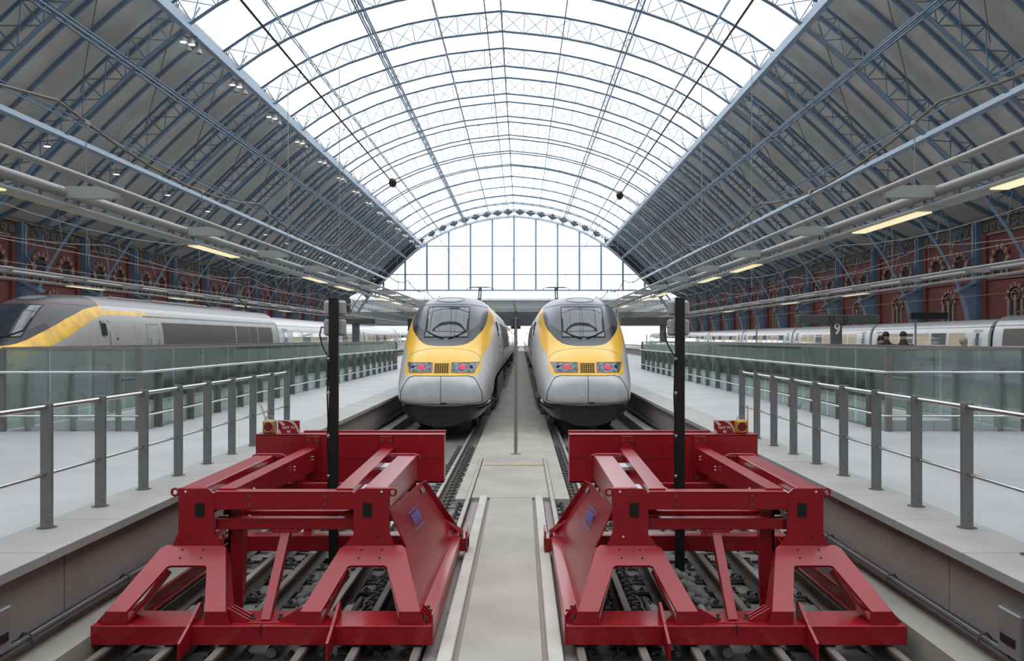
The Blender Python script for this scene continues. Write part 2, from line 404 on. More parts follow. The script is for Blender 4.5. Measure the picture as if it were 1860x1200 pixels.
for k in range(23):
    y = Y0+k*BAY
    if first is None:
        e = empty('roof_beam'); e['kind'] = 'structure'
        ra.build('inner_chord', BLUE, e); rb_.build('outer_chord', BLUE, e); rc.build('lattice_web', BLUE, e)
        RIB_WEDGE.build('rib_foot', mat('blue_rib_foot', (0.20, 0.285, 0.39), 0.45, var=0.1), e); RIB_COL.build('wall_post', BLUE, e)
        first = e
        first_kids = kids(e)
    else:
        e = empty('roof_beam'); e['kind'] = 'structure'
        for c in first_kids:
            d = c.copy(); COL.objects.link(d); d.parent = e
    e.location = (0, y, 0)
# purlins: lattice girders running the length of the roof
def purlin(u, heavy=False, single=False):
    for sg in ((-1, 1) if u else (1,)):
        z = arch_in(u)+EYE; du = (arch_in(u+0.3)-arch_in(u-0.3))/0.6 if u else 0
        nrm = Vector((-du, 1)).normalized(); top = (u+nrm.x*1.0, z+nrm.y*1.0)
        m = MB()
        x1, x2 = CX+sg*u, CX+sg*top[0]
        w = 0.10 if heavy else 0.07
        for dx in ((-0.22, 0.22) if heavy else (0,)):
            m.bar((x1+dx, Y0, z+0.05), (x1+dx, Y1, z+0.05), w, w); m.bar((x2+dx, Y0, top[1]), (x2+dx, Y1, top[1]), w, w)
        n = int((Y1-Y0)/BAY)*6; st = (Y1-Y0)/n
        for i in range(n):
            a, b = ((x1, z+0.05), (x2, top[1])) if i % 2 else ((x2, top[1]), (x1, z+0.05))
            m.bar((a[0], Y0+i*st, a[1]), (b[0], Y0+(i+1)*st, b[1]), 0.04, 0.04)
        m.build('roof_purlin_beam', BLUE, None, 'structure')
for u, h in ((0, False), (5.1, False), (10.3, True), (15.4, False), (22.8, True), (26.4, False), (30.6, False)): purlin(u, h)
for sg in (-1, 1):
    z = arch_in(19.45)+EYE; x = CX+sg*19.45
    m = MB().box(x-0.19, x+0.19, Y0, Y1, z-0.30, z+0.05); m.box(x-0.02, x+0.02, Y0, Y1, z, z+0.5)
    for k in range(22): m.bar((x, Y0+k*BAY, z-0.1), (x-sg*0.8, Y0+k*BAY+0.0, z+1.2), 0.1, 0.1)
    m.build('skylight_edge_beam', mat('edge_blue_steel', (0.33, 0.43, 0.53), 0.4), None, 'structure')
    x = CX+sg*27.35; z = arch_in(27.0)+EYE-0.25
    MB().box(x-0.27, x+0.27, Y0, Y1, z-0.05, z+0.25).build('haunch_beam', BLUEL, None, 'structure')
# opaque flanks of the roof with boards and rafters
def sheet_mat():
    m = bpy.data.materials.new('roof_boarding'); m.use_nodes = True; nt = m.node_tree; b = nt.nodes['Principled BSDF']
    tc = nt.nodes.new('ShaderNodeTexCoord'); sp = nt.nodes.new('ShaderNodeSeparateXYZ'); nt.links.new(tc.outputs['Object'], sp.inputs[0])
    fr = math_node(nt, 'FRACT', math_node(nt, 'MULTIPLY', sp.outputs[1], 1/0.115))
    g = math_node(nt, 'LESS_THAN', fr, 0.16)
    no = nt.nodes.new('ShaderNodeTexNoise'); no.inputs['Scale'].default_value = 0.5; no.inputs['Detail'].default_value = 6
    nt.links.new(tc.outputs['Object'], no.inputs[0])
    r = nt.nodes.new('ShaderNodeValToRGB'); r.color_ramp.elements[0].color = (0.47, 0.45, 0.42, 1); r.color_ramp.elements[1].color = (0.62, 0.60, 0.56, 1)
    r.color_ramp.elements[0].position = 0.3; r.color_ramp.elements[1].position = 0.7
    nt.links.new(no.outputs['Fac'], r.inputs[0])
    mx = nt.nodes.new('ShaderNodeMix'); mx.data_type = 'RGBA'; nt.links.new(g, mx.inputs[0]); nt.links.new(r.outputs[0], mx.inputs[6]); mx.inputs[7].default_value = (0.30, 0.285, 0.27, 1)
    nt.links.new(mx.outputs[2], b.inputs['Base Color']); b.inputs['Roughness'].default_value = 0.8
    return m
iedge = US.index(19.45)
SHF = [p for p in SH[iedge:] if p[0] < 35.6] + [(35.75, EYE+8.7), (37.5, EYE+8.3)]
SHF = sorted(set(SHF))
m = MB()
for sg in (-1, 1):
    vs = []
    for u, z in SHF: vs += [(CX+sg*u, Y0, z), (CX+sg*u, Y1, z), (CX+sg*u, Y1, z+0.2), (CX+sg*u, Y0, z+0.2)]
    n = len(SHF); m.add(vs, [(4*i+k, 4*i+(k+1)%4, 4*i+4+(k+1)%4, 4*i+4+k) for i in range(n-1) for k in range(4)]+[(0,1,2,3), tuple(4*n-4+k for k in range(4))])
ceil = m.build('ceiling', sheet_mat(), None, 'structure')
rl = []
for sg in (-1, 1):
    mm = MB(); strip(mm, [(u, z-0.30) for u, z in SHF], 0.20, 0.30, (sg,)); r0 = mm.build('rafter', BLUE, ceil)
    for k in range(22):
        for j in (1, 2, 3):
            y = Y0+k*BAY+j*BAY/4
            if k == 0 and j == 1: r0.location.y = y; continue
            c = r0.copy(); COL.objects.link(c); c.parent = ceil; c.location.y = y
# rooflight glazing
SK = [(u, z) for u, z in SH[:iedge+1]]
m = MB()
for sg in (-1, 1):
    vs = [];
    for u, z in SK: vs += [(CX+sg*u, Y0, z), (CX+sg*u, Y1, z)]
    m.add(vs, [(2*i, 2*i+1, 2*i+3, 2*i+2) for i in range(len(SK)-1)])
win = m.build('window_1', GLS_SKY, None, 'structure')
b0 = MB(); strip(b0, [(u, z-0.04) for u, z in SK], 0.035, 0.03); b0 = b0.build('glazing_bar', GLAREBAR, win)
first_ = True
for k in range(2, 22):
    for j in range(1, 6):
        y = Y0+k*BAY+j*BAY/6
        if first_: b0.location.y = y; first_ = False; continue
        c = b0.copy(); COL.objects.link(c); c.parent = win; c.location.y = y
# diagonal wind bracing rods
m = MB()
for k in range(3, 20):
    for sg in (-1, 1):
        for (ua, ub) in ((20, 26.2),):
            pa = (CX+sg*ua, Y0+k*BAY, arch_in(ua)+EYE+1.8); pb = (CX+sg*ub, Y0+(k+1)*BAY, arch_in(ub)+EYE+1.8)
            m.bar(pa, pb, 0.06, 0.06)
m.build('wind_brace_beam', mat('brace_grey', (0.25, 0.24, 0.22), 0.7), None, 'structure')

# ------------------------------------------------------------------ the side walls of brick
def brick_mat():
    m = bpy.data.materials.new('red_brickwork'); m.use_nodes = True; nt = m.node_tree; b = nt.nodes['Principled BSDF']
    tc = nt.nodes.new('ShaderNodeTexCoord'); sp = nt.nodes.new('ShaderNodeSeparateXYZ'); cb = nt.nodes.new('ShaderNodeCombineXYZ')
    nt.links.new(tc.outputs['Object'], sp.inputs[0])
    nt.links.new(math_node(nt, 'ADD', sp.outputs[1], sp.outputs[0]), cb.inputs[0]); nt.links.new(sp.outputs[2], cb.inputs[1])
    br = nt.nodes.new('ShaderNodeTexBrick'); nt.links.new(cb.outputs[0], br.inputs[0])
    br.inputs['Color1'].default_value = (0.175, 0.034, 0.027, 1); br.inputs['Color2'].default_value = (0.13, 0.025, 0.021, 1); br.inputs['Mortar'].default_value = (0.15, 0.09, 0.075, 1)
    br.inputs['Scale'].default_value = 1; br.inputs['Brick Width'].default_value = 0.225; br.inputs['Row Height'].default_value = 0.075; br.inputs['Mortar Size'].default_value = 0.008
    nt.links.new(br.outputs[0], b.inputs['Base Color']); b.inputs['Roughness'].default_value = 0.85
    return m
BR = brick_mat()
def ring_pts(cy, cz, r, n=18): return [(cy+r*math.cos(math.pi*i/n), cz+r*math.sin(math.pi*i/n)) for i in range(n+1)]
WTOP = EYE+8.75
for sg, nm in ((-1, 'wall_left'), (1, 'wall_right')):
    xw = CX+sg*35.62
    w = MB().box(xw, xw+sg*0.9, Y0, Y1, -0.2, WTOP).build(nm, BR, None, 'structure')
    # one bay of dressings, copied along the wall
    bay = []
    X = lambda d: xw - sg*d
    a = MB()     # brick pilaster strips beside the blue posts, sill and string courses
    for yy in (0.55, BAY-1.05): a.box(X(0), X(0.22), yy, yy+0.5, PZ, EYE+7.7)
    a.box(X(0), X(0.12), 0, BAY, EYE+4.2, EYE+4.4)
    bay.append(('brick_pier', a, BR))
    a = MB(); a.box(X(0), X(0.16), 0.3, BAY-0.3, EYE+7.5, EYE+7.62); a.box(X(0), X(0.25), 0.0, BAY, WTOP-0.16, WTOP)
    bay.append(('string_course', a, CREAM))
    a = MB()     # frieze of roundels
    for i in range(9):
        yc = 0.9+i*(BAY-1.8)/8
        for (z_, r_) in ((EYE+8.05, 0.24),):
            P = [(X(0.1), yc+r_*math.cos(t), z_+r_*math.sin(t)) for t in np.linspace(0, 2*math.pi, 13)]
            a.tube(P, 0.055, 5); a.sphere((X(0.06), yc, z_), 0.1, 6, 4)
    fb0 = MB().box(X(0), X(0.04), 0.3, BAY-0.3, EYE+7.62, WTOP-0.16); bay.append(('frieze_panel', fb0, mat('frieze_panel_brown', (0.10, 0.08, 0.065), 0.8)))
    bay.append(('frieze_carving', a, mat('frieze_stone', (0.24, 0.21, 0.17), 0.8)))
    rec = MB(); vo = MB(); vt = MB(); col = MB()
    for yc in (BAY*0.30, BAY*0.70):
        cz, r = EYE+5.55, 0.80
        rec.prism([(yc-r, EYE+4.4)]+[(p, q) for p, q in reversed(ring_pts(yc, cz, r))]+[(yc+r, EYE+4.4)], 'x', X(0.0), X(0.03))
        for i in range(11):
            a0, a1 = math.pi*i/11+0.02, math.pi*(i+1)/11-0.02
            q = [(yc+rr*math.cos(t), cz+rr*math.sin(t)) for rr, t in ((r, a0), (r+0.42, a0), (r+0.42, a1), (r, a1))]
            (vo if i % 2 == 0 else vt).prism(q, 'x', X(0.0), X(0.2))
        for s2 in (-1, 1):
            col.tube([(X(0.12), yc+s2*(r+0.1), EYE+4.4), (X(0.12), yc+s2*(r+0.1), cz)], 0.1, 8); col.box(X(0), X(0.26), yc+s2*(r+0.1)-0.17, yc+s2*(r+0.1)+0.17, cz-0.22, cz)
    yc, cz, r = BAY*0.5, EYE+2.75, 0.85
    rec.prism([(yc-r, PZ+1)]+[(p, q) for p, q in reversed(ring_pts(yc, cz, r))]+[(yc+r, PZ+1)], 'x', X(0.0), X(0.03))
    for i in range(13):
        a0, a1 = math.pi*i/13+0.02, math.pi*(i+1)/13-0.02
        q = [(yc+rr*math.cos(t), cz+rr*math.sin(t)) for rr, t in ((r, a0), (r+0.32, a0), (r+0.32, a1), (r, a1))]
        (vo if i % 2 == 0 else vt).prism(q, 'x', X(0.0), X(0.16))
    for s2 in (-1, 0, 1): col.box(X(0), X(0.16), yc+s2*r*0.93-0.11, yc+s2*r*0.93+0.11, PZ+1, cz+(0.25 if s2 == 0 else 0))
    P = [(X(0.08), yc+0.5*math.cos(t), cz+0.28+0.42*math.sin(t)*0.9) for t in np.linspace(0, 2*math.pi, 13)]; col.tube(P, 0.05, 5)
    bay += [('arch_shade_sheet', rec, DARK), ('pale_voussoirs', vo, CREAM), ('red_voussoirs', vt, TERRA), ('stone_colonnettes', col, CREAM)]
    protos = [b_.build(n_, m_, w) for n_, b_, m_ in bay]
    for k in range(0, 22):
        for p in protos:
            if k == 0: p.location.y = Y0; continue
            c = p.copy(); COL.objects.link(c); c.parent = w; c.location.y = Y0+k*BAY

# ------------------------------------------------------------------ glazed end screens
def gable(y, nm, zb, gm=None):
    line = [(sg*u+CX, z) for sg, L_ in ((-1, list(reversed(INN))), (1, INN[1:])) for u, z in L_ if z >= zb]
    lo = [(line[0][0]-0.5, zb)]+line+[(line[-1][0]+0.5, zb)]
    g = MB().add([(x, y, z) for x, z in lo], [tuple(range(len(lo)))]).build(nm, gm or GLS_END, None, 'structure')
    def top(x):
        u = abs(x-CX); return arch_in(min(u, 35))+EYE
    m = MB()
    for i in range(-7, 8):
        x = CX+i*4.66; t = top(x)
        if t > zb: m.box(x-0.19, x+0.19, y-0.2, y+0.2, zb, t)
    mm = m.build('window_mullion', mat('screen_blue_steel', (0.20, 0.30, 0.42), 0.5), g)
    m = MB()
    for i in range(-21, 22):
        if i % 3 == 0: continue
        x = CX+i*4.66/3; t = top(x)
        if t > zb: m.box(x-0.035, x+0.035, y-0.06, y+0.06, zb, t)
    m.build('window_glazing_bar', mat('screen_bar_steel', (0.42, 0.5, 0.57), 0.5), g)
    m = MB()
    for z, h in ((zb+0.12, 0.3), (EYE+13.75, 0.22), (EYE+19.8, 0.22)):
        us = [u for u in np.arange(0, 35, 0.1) if arch_in(u)+EYE > z]
        w_ = max(us) if us else 0
        m.box(CX-w_, CX+w_, y-0.15, y+0.15, z-h/2, z+h/2)
    m.build('window_transom', mat('screen_blue_steel', (0.20, 0.30, 0.42), 0.5), g)
    # deep latticed end arch
    m = MB()
    for yy in (y-0.9, y-0.1): strip(m, INN, 0.14, 0.35, y=yy)
    P = [(CX+sg*u, z) for sg, L_ in ((-1, list(reversed(INN[:12]))), (1, INN[1:12])) for u, z in L_]
    m.build('window_arch_band', mat('pale_arch_steel', (0.45, 0.53, 0.60), 0.45), g)
    # lattice and dark diamond openings of the end arch, boarded flanks lower down
    m = MB(); xb_ = MB(); st_ = 2.27
    def PT(u, h):
        u = abs(u); z = arch_in(u)+EYE; du = (arch_in(u+0.2)-arch_in(max(u-0.2, 0)))/(0.4 if u > 0.2 else 0.2)
        t = Vector((1, du)).normalized(); n_ = Vector((-t.y, t.x)); return Vector((u, z))+n_*h, t, n_
    for sg in (-1, 1):
        for i in range(9):
            c, t, n_ = PT(1.13+i*st_, 1.15)
            q = [c+t*1.02, c+n_*0.66, c-t*1.02, c-n_*0.66]
            m.prism([(CX+sg*p.x, p.y) for p in q], 'y', y-0.45, y-0.35)
            for ua, ub, ha, hb in ((i*st_, (i+.5)*st_, 1.15, .3), ((i+.5)*st_, (i+1)*st_, .3, 1.15), (i*st_, (i+.5)*st_, 1.15, 2.0), ((i+.5)*st_, (i+1)*st_, 2.0, 1.15)):
                a_, b_ = PT(ua, ha)[0], PT(ub, hb)[0]
                xb_.bar((CX+sg*a_.x, y-.6, a_.y), (CX+sg*b_.x, y-.6, b_.y), .14, .2, (0,1,0))
        L1 = [(u, z) for u, z in INN if 19 < u]; L2 = [p for p in SHF]
        vs = [(CX+sg*u, z) for u, z in L1]+[(CX+sg*u, z) for u, z in reversed(L2)]
        k1 = len(L1); E2 = offset(L1, 2.3)
        for k in range(k1-1):
            q = [L1[k], L1[k+1], E2[k+1], E2[k]]
            if min(p[1] for p in q) < zb-2.2: break
            m.prism([(CX+sg*u, z) for u, z in q], 'y', y-0.3, y-0.2)
    xb_.build('window_arch_lattice', mat('pale_arch_steel', (0.45, 0.53, 0.60), 0.45), g)
    m.build('window_arch_plate', mat('dark_arch_panel', (0.05, 0.055, 0.06), 0.6), g)
    return g
ZB = EYE+10.25
gable(Y1, 'window_2', ZB)
gable(Y0, 'window_3', EYE+8.0, glass('dimmed_end_glass', (0.38, 0.42, 0.45), gloss=0.0, frost=0.1))  # unseen rear screen, tint darkened to dim light from behind the camera
MB().box(CX-36.6, CX+36.6, Y0-1, Y0-0.2, -0.2, EYE+8.0).build('wall_back', BR, None, 'structure')
# solid infill at the far end between screen and side walls
for sg in (-1, 1):
    pts = [(CX+sg*u, z) for u, z in INN if 28.9 < u < 31.5]+[(CX+sg*35.6, EYE+10.25), (CX+sg*35.6, EYE+9.3), (CX+sg*30.4, EYE+9.3)]
# the flat-roofed extension beyond the arched shed
ext = MB()
ext.box(CX-44, CX+44, Y1+0.3, Y1+1.4, EYE+8.3, ZB).build('window_4', glass('milky_fascia_glass', (0.9, 0.92, 0.93), gloss=0.0, frost=0.55), None, 'structure')
ex = MB()
for k in range(26):
    yy = Y1+2+k*5.6
    ex.box(CX-60, CX+60, yy, yy+(0.9 if k < 8 else 2.4), EYE+8.2, EYE+8.8)
for k in range(-7, 8): ex.box(CX+k*8-0.3, CX+k*8+0.3, Y1+1.4, FAR, EYE+7.6, EYE+8.2)
ex.build('far_ceiling', mat('far_soffit', (0.23, 0.24, 0.24), 0.6), None, 'structure')
ex2 = MB().box(CX-60, CX+60, 240, 243, EYE+3.6, EYE+7.6)
ex2.build('far_cross_beam', DGREY, None, 'structure')
cm = MB()
for k in range(5):
    for x in (-7.8, 7.5, -22, 21): cm.tube([(x, Y1+6+k*26, PZ), (x, Y1+6+k*26, EYE+8.2)], 0.35, 12)
cm.build('far_columns_pillar', GREY, None, 'structure')

# ------------------------------------------------------------------ trains
def ramp_curve(nt, src, xs, zs, smax=8.0, zmax=4.0):
    r = nt.nodes.new('ShaderNodeValToRGB'); r.color_ramp.interpolation = 'LINEAR'
    el = r.color_ramp.elements
    while len(el) > 1: el.remove(el[-1])
    for i, (x, z) in enumerate(zip(xs, zs)):
        e = el[0] if i == 0 else el.new(x/smax)
        e.position = x/smax; v = z/zmax; e.color = (v, v, v, 1)
    nt.links.new(math_node(nt, 'DIVIDE', src, smax), r.inputs[0])
    return math_node(nt, 'MULTIPLY', r.outputs[0], zmax)
def mixc(nt, f, a, b):
    mx = nt.nodes.new('ShaderNodeMix'); mx.data_type = 'RGBA'; nt.links.new(f, mx.inputs[0])
    for i, v in ((6, a), (7, b)):
        if isinstance(v, tuple): mx.inputs[i].default_value = (*v, 1)
        else: nt.links.new(v, mx.inputs[i])
    return mx.outputs[2]
def train_mat(dirty=False):
    m = bpy.data.materials.new('dusty_train_livery' if dirty else 'train_livery'); m.use_nodes = True; nt = m.node_tree; b = nt.nodes['Principled BSDF']
    tc = nt.nodes.new('ShaderNodeTexCoord'); sp = nt.nodes.new('ShaderNodeSeparateXYZ'); nt.links.new(tc.outputs['Object'], sp.inputs[0])
    s, z = sp.outputs[1], sp.outputs[2]
    h = ramp_curve(nt, s, [0.2, 0.9, 1.15, 1.3, 1.45, 1.65, 1.95, 2.4, 2.9, 3.9, 4.8, 4.82], [2.9, 2.27, 2.28, 2.31, 2.355, 2.44, 2.60, 2.81, 3.01, 3.32, 3.46, 4.0])
    g = ramp_curve(nt, s, [0.0, 0.35, 0.6, 1.3, 1.9, 2.9, 3.95, 4.6, 5.2, 7.6, 7.8], [1.52, 1.53, 1.66, 2.0, 2.24, 2.59, 2.99, 3.16, 3.2, 3.2, 4.0])
    g2 = ramp_curve(nt, s, [0, 4.8, 4.85, 8.0], [4.0, 4.0, 3.34, 3.34])
    black = math_node(nt, 'GREATER_THAN', z, h); yel = math_node(nt, 'GREATER_THAN', z, g)
    roof = math_node(nt, 'GREATER_THAN', z, g2)
    blk_band = math_node(nt, 'MULTIPLY', math_node(nt, 'MULTIPLY', black, math_node(nt, 'LESS_THAN', s, 2.3)), math_node(nt, 'LESS_THAN', z, math_node(nt, 'ADD', h, 0.14)))
    no = nt.nodes.new('ShaderNodeTexNoise'); no.inputs['Scale'].default_value = 2.5; no.inputs['Detail'].default_value = 7; nt.links.new(tc.outputs['Object'], no.inputs[0])
    dirt = nt.nodes.new('ShaderNodeValToRGB'); dirt.color_ramp.elements[0].position = 0.35; dirt.color_ramp.elements[1].position = 0.75
    dirt.color_ramp.elements[0].color = (0.42, 0.42, 0.395, 1) if dirty else (0.60, 0.605, 0.62, 1); dirt.color_ramp.elements[1].color = (0.35, 0.345, 0.32, 1) if dirty else (0.50, 0.50, 0.50, 1)
    nt.links.new(no.outputs['Fac'], dirt.inputs[0])
    yr = nt.nodes.new('ShaderNodeValToRGB'); yr.color_ramp.elements[0].position = 0.4; yr.color_ramp.elements[1].position = 0.8
    yr.color_ramp.elements[0].color = (0.95, 0.55, 0.045, 1); yr.color_ramp.elements[1].color = (0.42, 0.25, 0.10, 1) if dirty else (0.85, 0.49, 0.07, 1)
    nt.links.new(no.outputs['Fac'], yr.inputs[0])
    c = mixc(nt, yel, dirt.outputs[0], yr.outputs[0])
    stripe = math_node(nt, 'MULTIPLY', math_node(nt, 'GREATER_THAN', s, 7.3), math_node(nt, 'MULTIPLY', math_node(nt, 'GREATER_THAN', z, 3.17), math_node(nt, 'LESS_THAN', z, 3.225)))
    c = mixc(nt, stripe, c, (0.10, 0.02, 0.04))
    c = mixc(nt, roof, c, (0.22, 0.215, 0.215))
    c = mixc(nt, math_node(nt, 'MULTIPLY', roof, math_node(nt, 'LESS_THAN', z, 3.46)), c, (0.5, 0.5, 0.5))
    c = mixc(nt, black, c, (0.062, 0.055, 0.058) if dirty else (0.075, 0.075, 0.115))
    c = mixc(nt, blk_band, c, (0.008, 0.008, 0.012))
    nt.links.new(c, b.inputs['Base Color']); b.inputs['Roughness'].default_value = 0.34; b.inputs['Coat Weight'].default_value = 0.05 if dirty else 0.35; b.inputs['Coat Roughness'].default_value = 0.15
    return m
LIV = train_mat(); LIVD = train_mat(True)
LOUV = None
def louvre_mat():
    m = bpy.data.materials.new('dusty_louvres'); m.use_nodes = True; nt = m.node_tree; b = nt.nodes['Principled BSDF']
    tc = nt.nodes.new('ShaderNodeTexCoord'); sp = nt.nodes.new('ShaderNodeSeparateXYZ'); nt.links.new(tc.outputs['Object'], sp.inputs[0])
    fr = math_node(nt, 'FRACT', math_node(nt, 'MULTIPLY', sp.outputs[1], 1/0.09))
    c = mixc(nt, math_node(nt, 'LESS_THAN', fr, 0.45), (0.135, 0.12, 0.105), (0.085, 0.075, 0.068))
    nt.links.new(c, b.inputs['Base Color']); b.inputs['Roughness'].default_value = 0.7
    return m
LOUV = louvre_mat()
def coach_mat():
    m = bpy.data.materials.new('coach_livery'); m.use_nodes = True; nt = m.node_tree; b = nt.nodes['Principled BSDF']
    tc = nt.nodes.new('ShaderNodeTexCoord'); sp = nt.nodes.new('ShaderNodeSeparateXYZ'); nt.links.new(tc.outputs['Object'], sp.inputs[0])
    z = sp.outputs[2]
    c = mixc(nt, math_node(nt, 'GREATER_THAN', z, 3.30), (0.62, 0.61, 0.59), (0.42, 0.42, 0.42))
    c = mixc(nt, math_node(nt, 'MULTIPLY', math_node(nt, 'GREATER_THAN', z, 3.12), math_node(nt, 'LESS_THAN', z, 3.17)), c, (0.12, 0.04, 0.05))
    c = mixc(nt, math_node(nt, 'LESS_THAN', z, 1.25), c, (0.42, 0.30, 0.05))
    nt.links.new(c, b.inputs['Base Color']); b.inputs['Roughness'].default_value = 0.32; b.inputs['Coat Weight'].default_value = 0.3
    return m
CLIV = coach_mat()
BLKG = mat('black_valance', (0.02, 0.022, 0.025), 0.3, coat=0.3)
SEAM = mat('black_seam', (0.01, 0.01, 0.01), 0.6)
REFL = mat('lamp_reflector', (0.13, 0.15, 0.18), 0.15, 0.3, var=0.9, scale=14)
TAIL = mat('lit_red_tail_lamp', (0.9, 0.08, 0.14), 0.4, emit=((1.0, 0.12, 0.22), 0.75))

fw = pchip([0, .02, .05, .15, .35, .8, 1.5, 2.5, 3.2, 4.2, 5], [.22, .58, .82, 1.0, 1.12, 1.20, 1.27, 1.325, 1.36, 1.40, 1.407])
ft = pchip([0, .02, .06, .15, .25, .40, .8, 1.25, 1.6, 2.05, 2.55, 3.05, 3.7, 4.6, 5.5], [1.16, 1.32, 1.43, 1.53, 1.62, 1.84, 2.13, 2.33, 2.55, 2.96, 3.38, 3.60, 3.72, 3.77, 3.78])
fb = pchip([0, .02, .06, .2, .6, 2.2, 2.4, 2.9, 5], [.98, .86, .79, .72, .66, .60, .75, 1.02, 1.05])
fz = pchip([0, .3, 1.2, 2.5, 4.5], [1.05, 1.05, 1.2, 1.6, 2.2])
def section(s, n=56):
    w, zt, zb, zc = fw(s), ft(s), fb(s), fz(s); pts = []
    zc = min(zc, zt-0.15)
    k = min(1, s/5.2)**1.6; ex = 2/(2.25+1.15*k); ez = 2/(2.45+0.35*k)
    for i in range(n):
        a = 2*math.pi*i/n; c, q = math.cos(a), math.sin(a)
        x = w*math.copysign(abs(c)**ex, c)
        z = zc+((zt-zc) if q > 0 else (zc-zb))*math.copysign(abs(q)**(ez if q > 0 else 0.45), q)
        # flanks lean inwards a little above the waist
        if z > 2.0: x *= 1-0.045*min(1, (z-2.0)/1.3)
        pts.append((x, z))
    return pts
def loft(ss, fn, cap=True):
    m = MB(); R = [fn(s) for s in ss]; n = len(R[0])
    vs = [(x, s, z) for s, r in zip(ss, R) for x, z in r]
    m.add(vs, [(i*n+k, i*n+(k+1)%n, (i+1)*n+(k+1)%n, (i+1)*n+k) for i in range(len(ss)-1) for k in range(n)], True)
    if cap:
        m.add(vs[:n], [tuple(range(n))], True); m.add(vs[-n:], [tuple(range(n-1, -1, -1))])
    return m
def bvh(m): return BVHTree.FromPolygons([Vector(v) for v in m.v], m.f)
def patch(tree, outline_fn, nu, nv, off, thick=0.012, direc=(0,1,0), start=-2.0):
    # project a (x, z) grid backwards onto the nose; a real shell with its own thickness
    P = []; d = Vector(direc)
    for j in range(nv+1):
        for i in range(nu+1):
            a, b = outline_fn(i/nu, j/nv)
            o = Vector((a, start, b)) if direc[1] else Vector((start, a, b))
            hit = tree.ray_cast(o, d)
            p = hit[0] if hit[0] is not None else Vector((a, 2, b))
            P.append((p, hit[1] if hit[1] is not None else -d))
    m = MB(); n = (nu+1)*(nv+1)
    vs = [p-d*off for p, q in P]+[p+d*thick for p, q in P]
    fs = [(j*(nu+1)+i, j*(nu+1)+i+1, (j+1)*(nu+1)+i+1, (j+1)*(nu+1)+i) for j in range(nv) for i in range(nu)]
    fb_ = [tuple(n+k for k in reversed(f)) for f in fs]
    m.add(vs, fs+fb_, True)
    loop = [i for i in range(nu+1)]+[j*(nu+1)+nu for j in range(1, nv+1)]+[nv*(nu+1)+i for i in range(nu-1, -1, -1)]+[j*(nu+1) for j in range(nv-1, 0, -1)]
    m.add(vs, [(loop[k], loop[(k+1)%len(loop)], n+loop[(k+1)%len(loop)], n+loop[k]) for k in range(len(loop))])
    return m
def on_nose(tree, x, z):
    h = tree.ray_cast(Vector((x, -2, z)), Vector((0,1,0))); return h[0]
def surf_line(tree, pts, r, off=0.0):
    q = []
    for x, z in pts:
        p = on_nose(tree, x, z)
        if p is not None: q.append(p-Vector((0, off, 0)))
    return MB().tube(q, r, 6)
def dense(pts, n=8):
    out = []
    for a, b in zip(pts, pts[1:]): out += [(a[0]+(b[0]-a[0])*i/n, a[1]+(b[1]-a[1])*i/n) for i in range(n)]
    return out+[pts[-1]]
SS = [0, .004, .01, .02, .035, .05, .07, .1, .15, .2, .25, .3, .35, .4, .5, .6, .7, .8, .9, 1.0, 1.1, 1.25, 1.4, 1.5, 1.6, 1.75, 1.9, 2.05, 2.2, 2.3, 2.4, 2.6, 2.8, 3.05, 3.3, 3.6, 3.9, 4.2, 4.6, 5, 5.5, 22.15]
NOSE = loft(SS, section)
TREE = bvh(NOSE)
def side_panel(m, s0, s1, z0, z1, sides=(-1, 1), w=0.012, n=6):
    # panel lying on the nearly flat flank
    for sg in sides:
        pts = []
        for j in range(n+1):
            z = z0+(z1-z0)*j/n
            h = TREE.ray_cast(Vector((sg*3, min(8, (s0+s1)/2), z)), Vector((-sg, 0, 0))); x = h[0].x if h[0] is not None else sg*1.38
            pts.append((x, z))
        vs = []
        for x, z in pts: vs += [(x+sg*w, s0, z), (x+sg*w, s1, z), (x-sg*0.02, s1, z), (x-sg*0.02, s0, z)]
        k = len(pts)
        m.add(vs, [(4*i+a, 4*i+(a+1)%4, 4*i+4+(a+1)%4, 4*i+4+a) for i in range(k-1) for a in range(4)]+[(0,1,2,3), tuple(4*k-4+a for a in range(4))])
    return m
def bogie(parent, y, wheelbase=3.0, name='bogie'):
    m = MB()
    for sg in (-1, 1):
        m.bbox(sg*0.98, sg*1.14, y-2.0, y+2.0, 0.42, 0.66, 0.03)
        for dy in (-wheelbase/2, wheelbase/2):
            m.tube([(sg*0.69, y+dy, 0.46), (sg*0.82, y+dy, 0.46)], 0.455, 24); m.bbox(sg*0.95, sg*1.2, y+dy-0.2, y+dy+0.2, 0.3, 0.6, 0.03)
            m.tube([(sg*1.06, y+dy+0.5, 0.62), (sg*1.06, y+dy+0.5, 1.0)], 0.1, 8)
    for dy in (-wheelbase/2, wheelbase/2): m.tube([(-0.8, y+dy, 0.46), (0.8, y+dy, 0.46)], 0.08, 8)
    m.box(-0.95, 0.95, y-0.25, y+0.25, 0.5, 0.9)
    return m.build(name, DGREY, parent)
def coach_section(w=1.402, zt=3.6, zb=1.05, n=48):
    pts = []
    for i in range(n):
        a = 2*math.pi*i/n; c, q = math.cos(a), math.sin(a)
        x = w*math.copysign(abs(c)**0.55, c); zc = 2.2
        z = zc+((zt-zc) if q > 0 else (zc-zb))*math.copysign(abs(q)**(0.66 if q > 0 else 0.4), q)
        if z > 2.0: x *= 1-0.045*min(1, (z-2.0)/1.3)
        pts.append((x, z))
    return pts
GLOW = mat('lit_carriage_window', (0.25, 0.22, 0.16), 0.1, emit=((1.0, 0.85, 0.55), 0.35), coat=1.0)
WINS = mat('coach_window_glass', (0.10, 0.115, 0.12), 0.06, spec=1.0, coat=1.0)
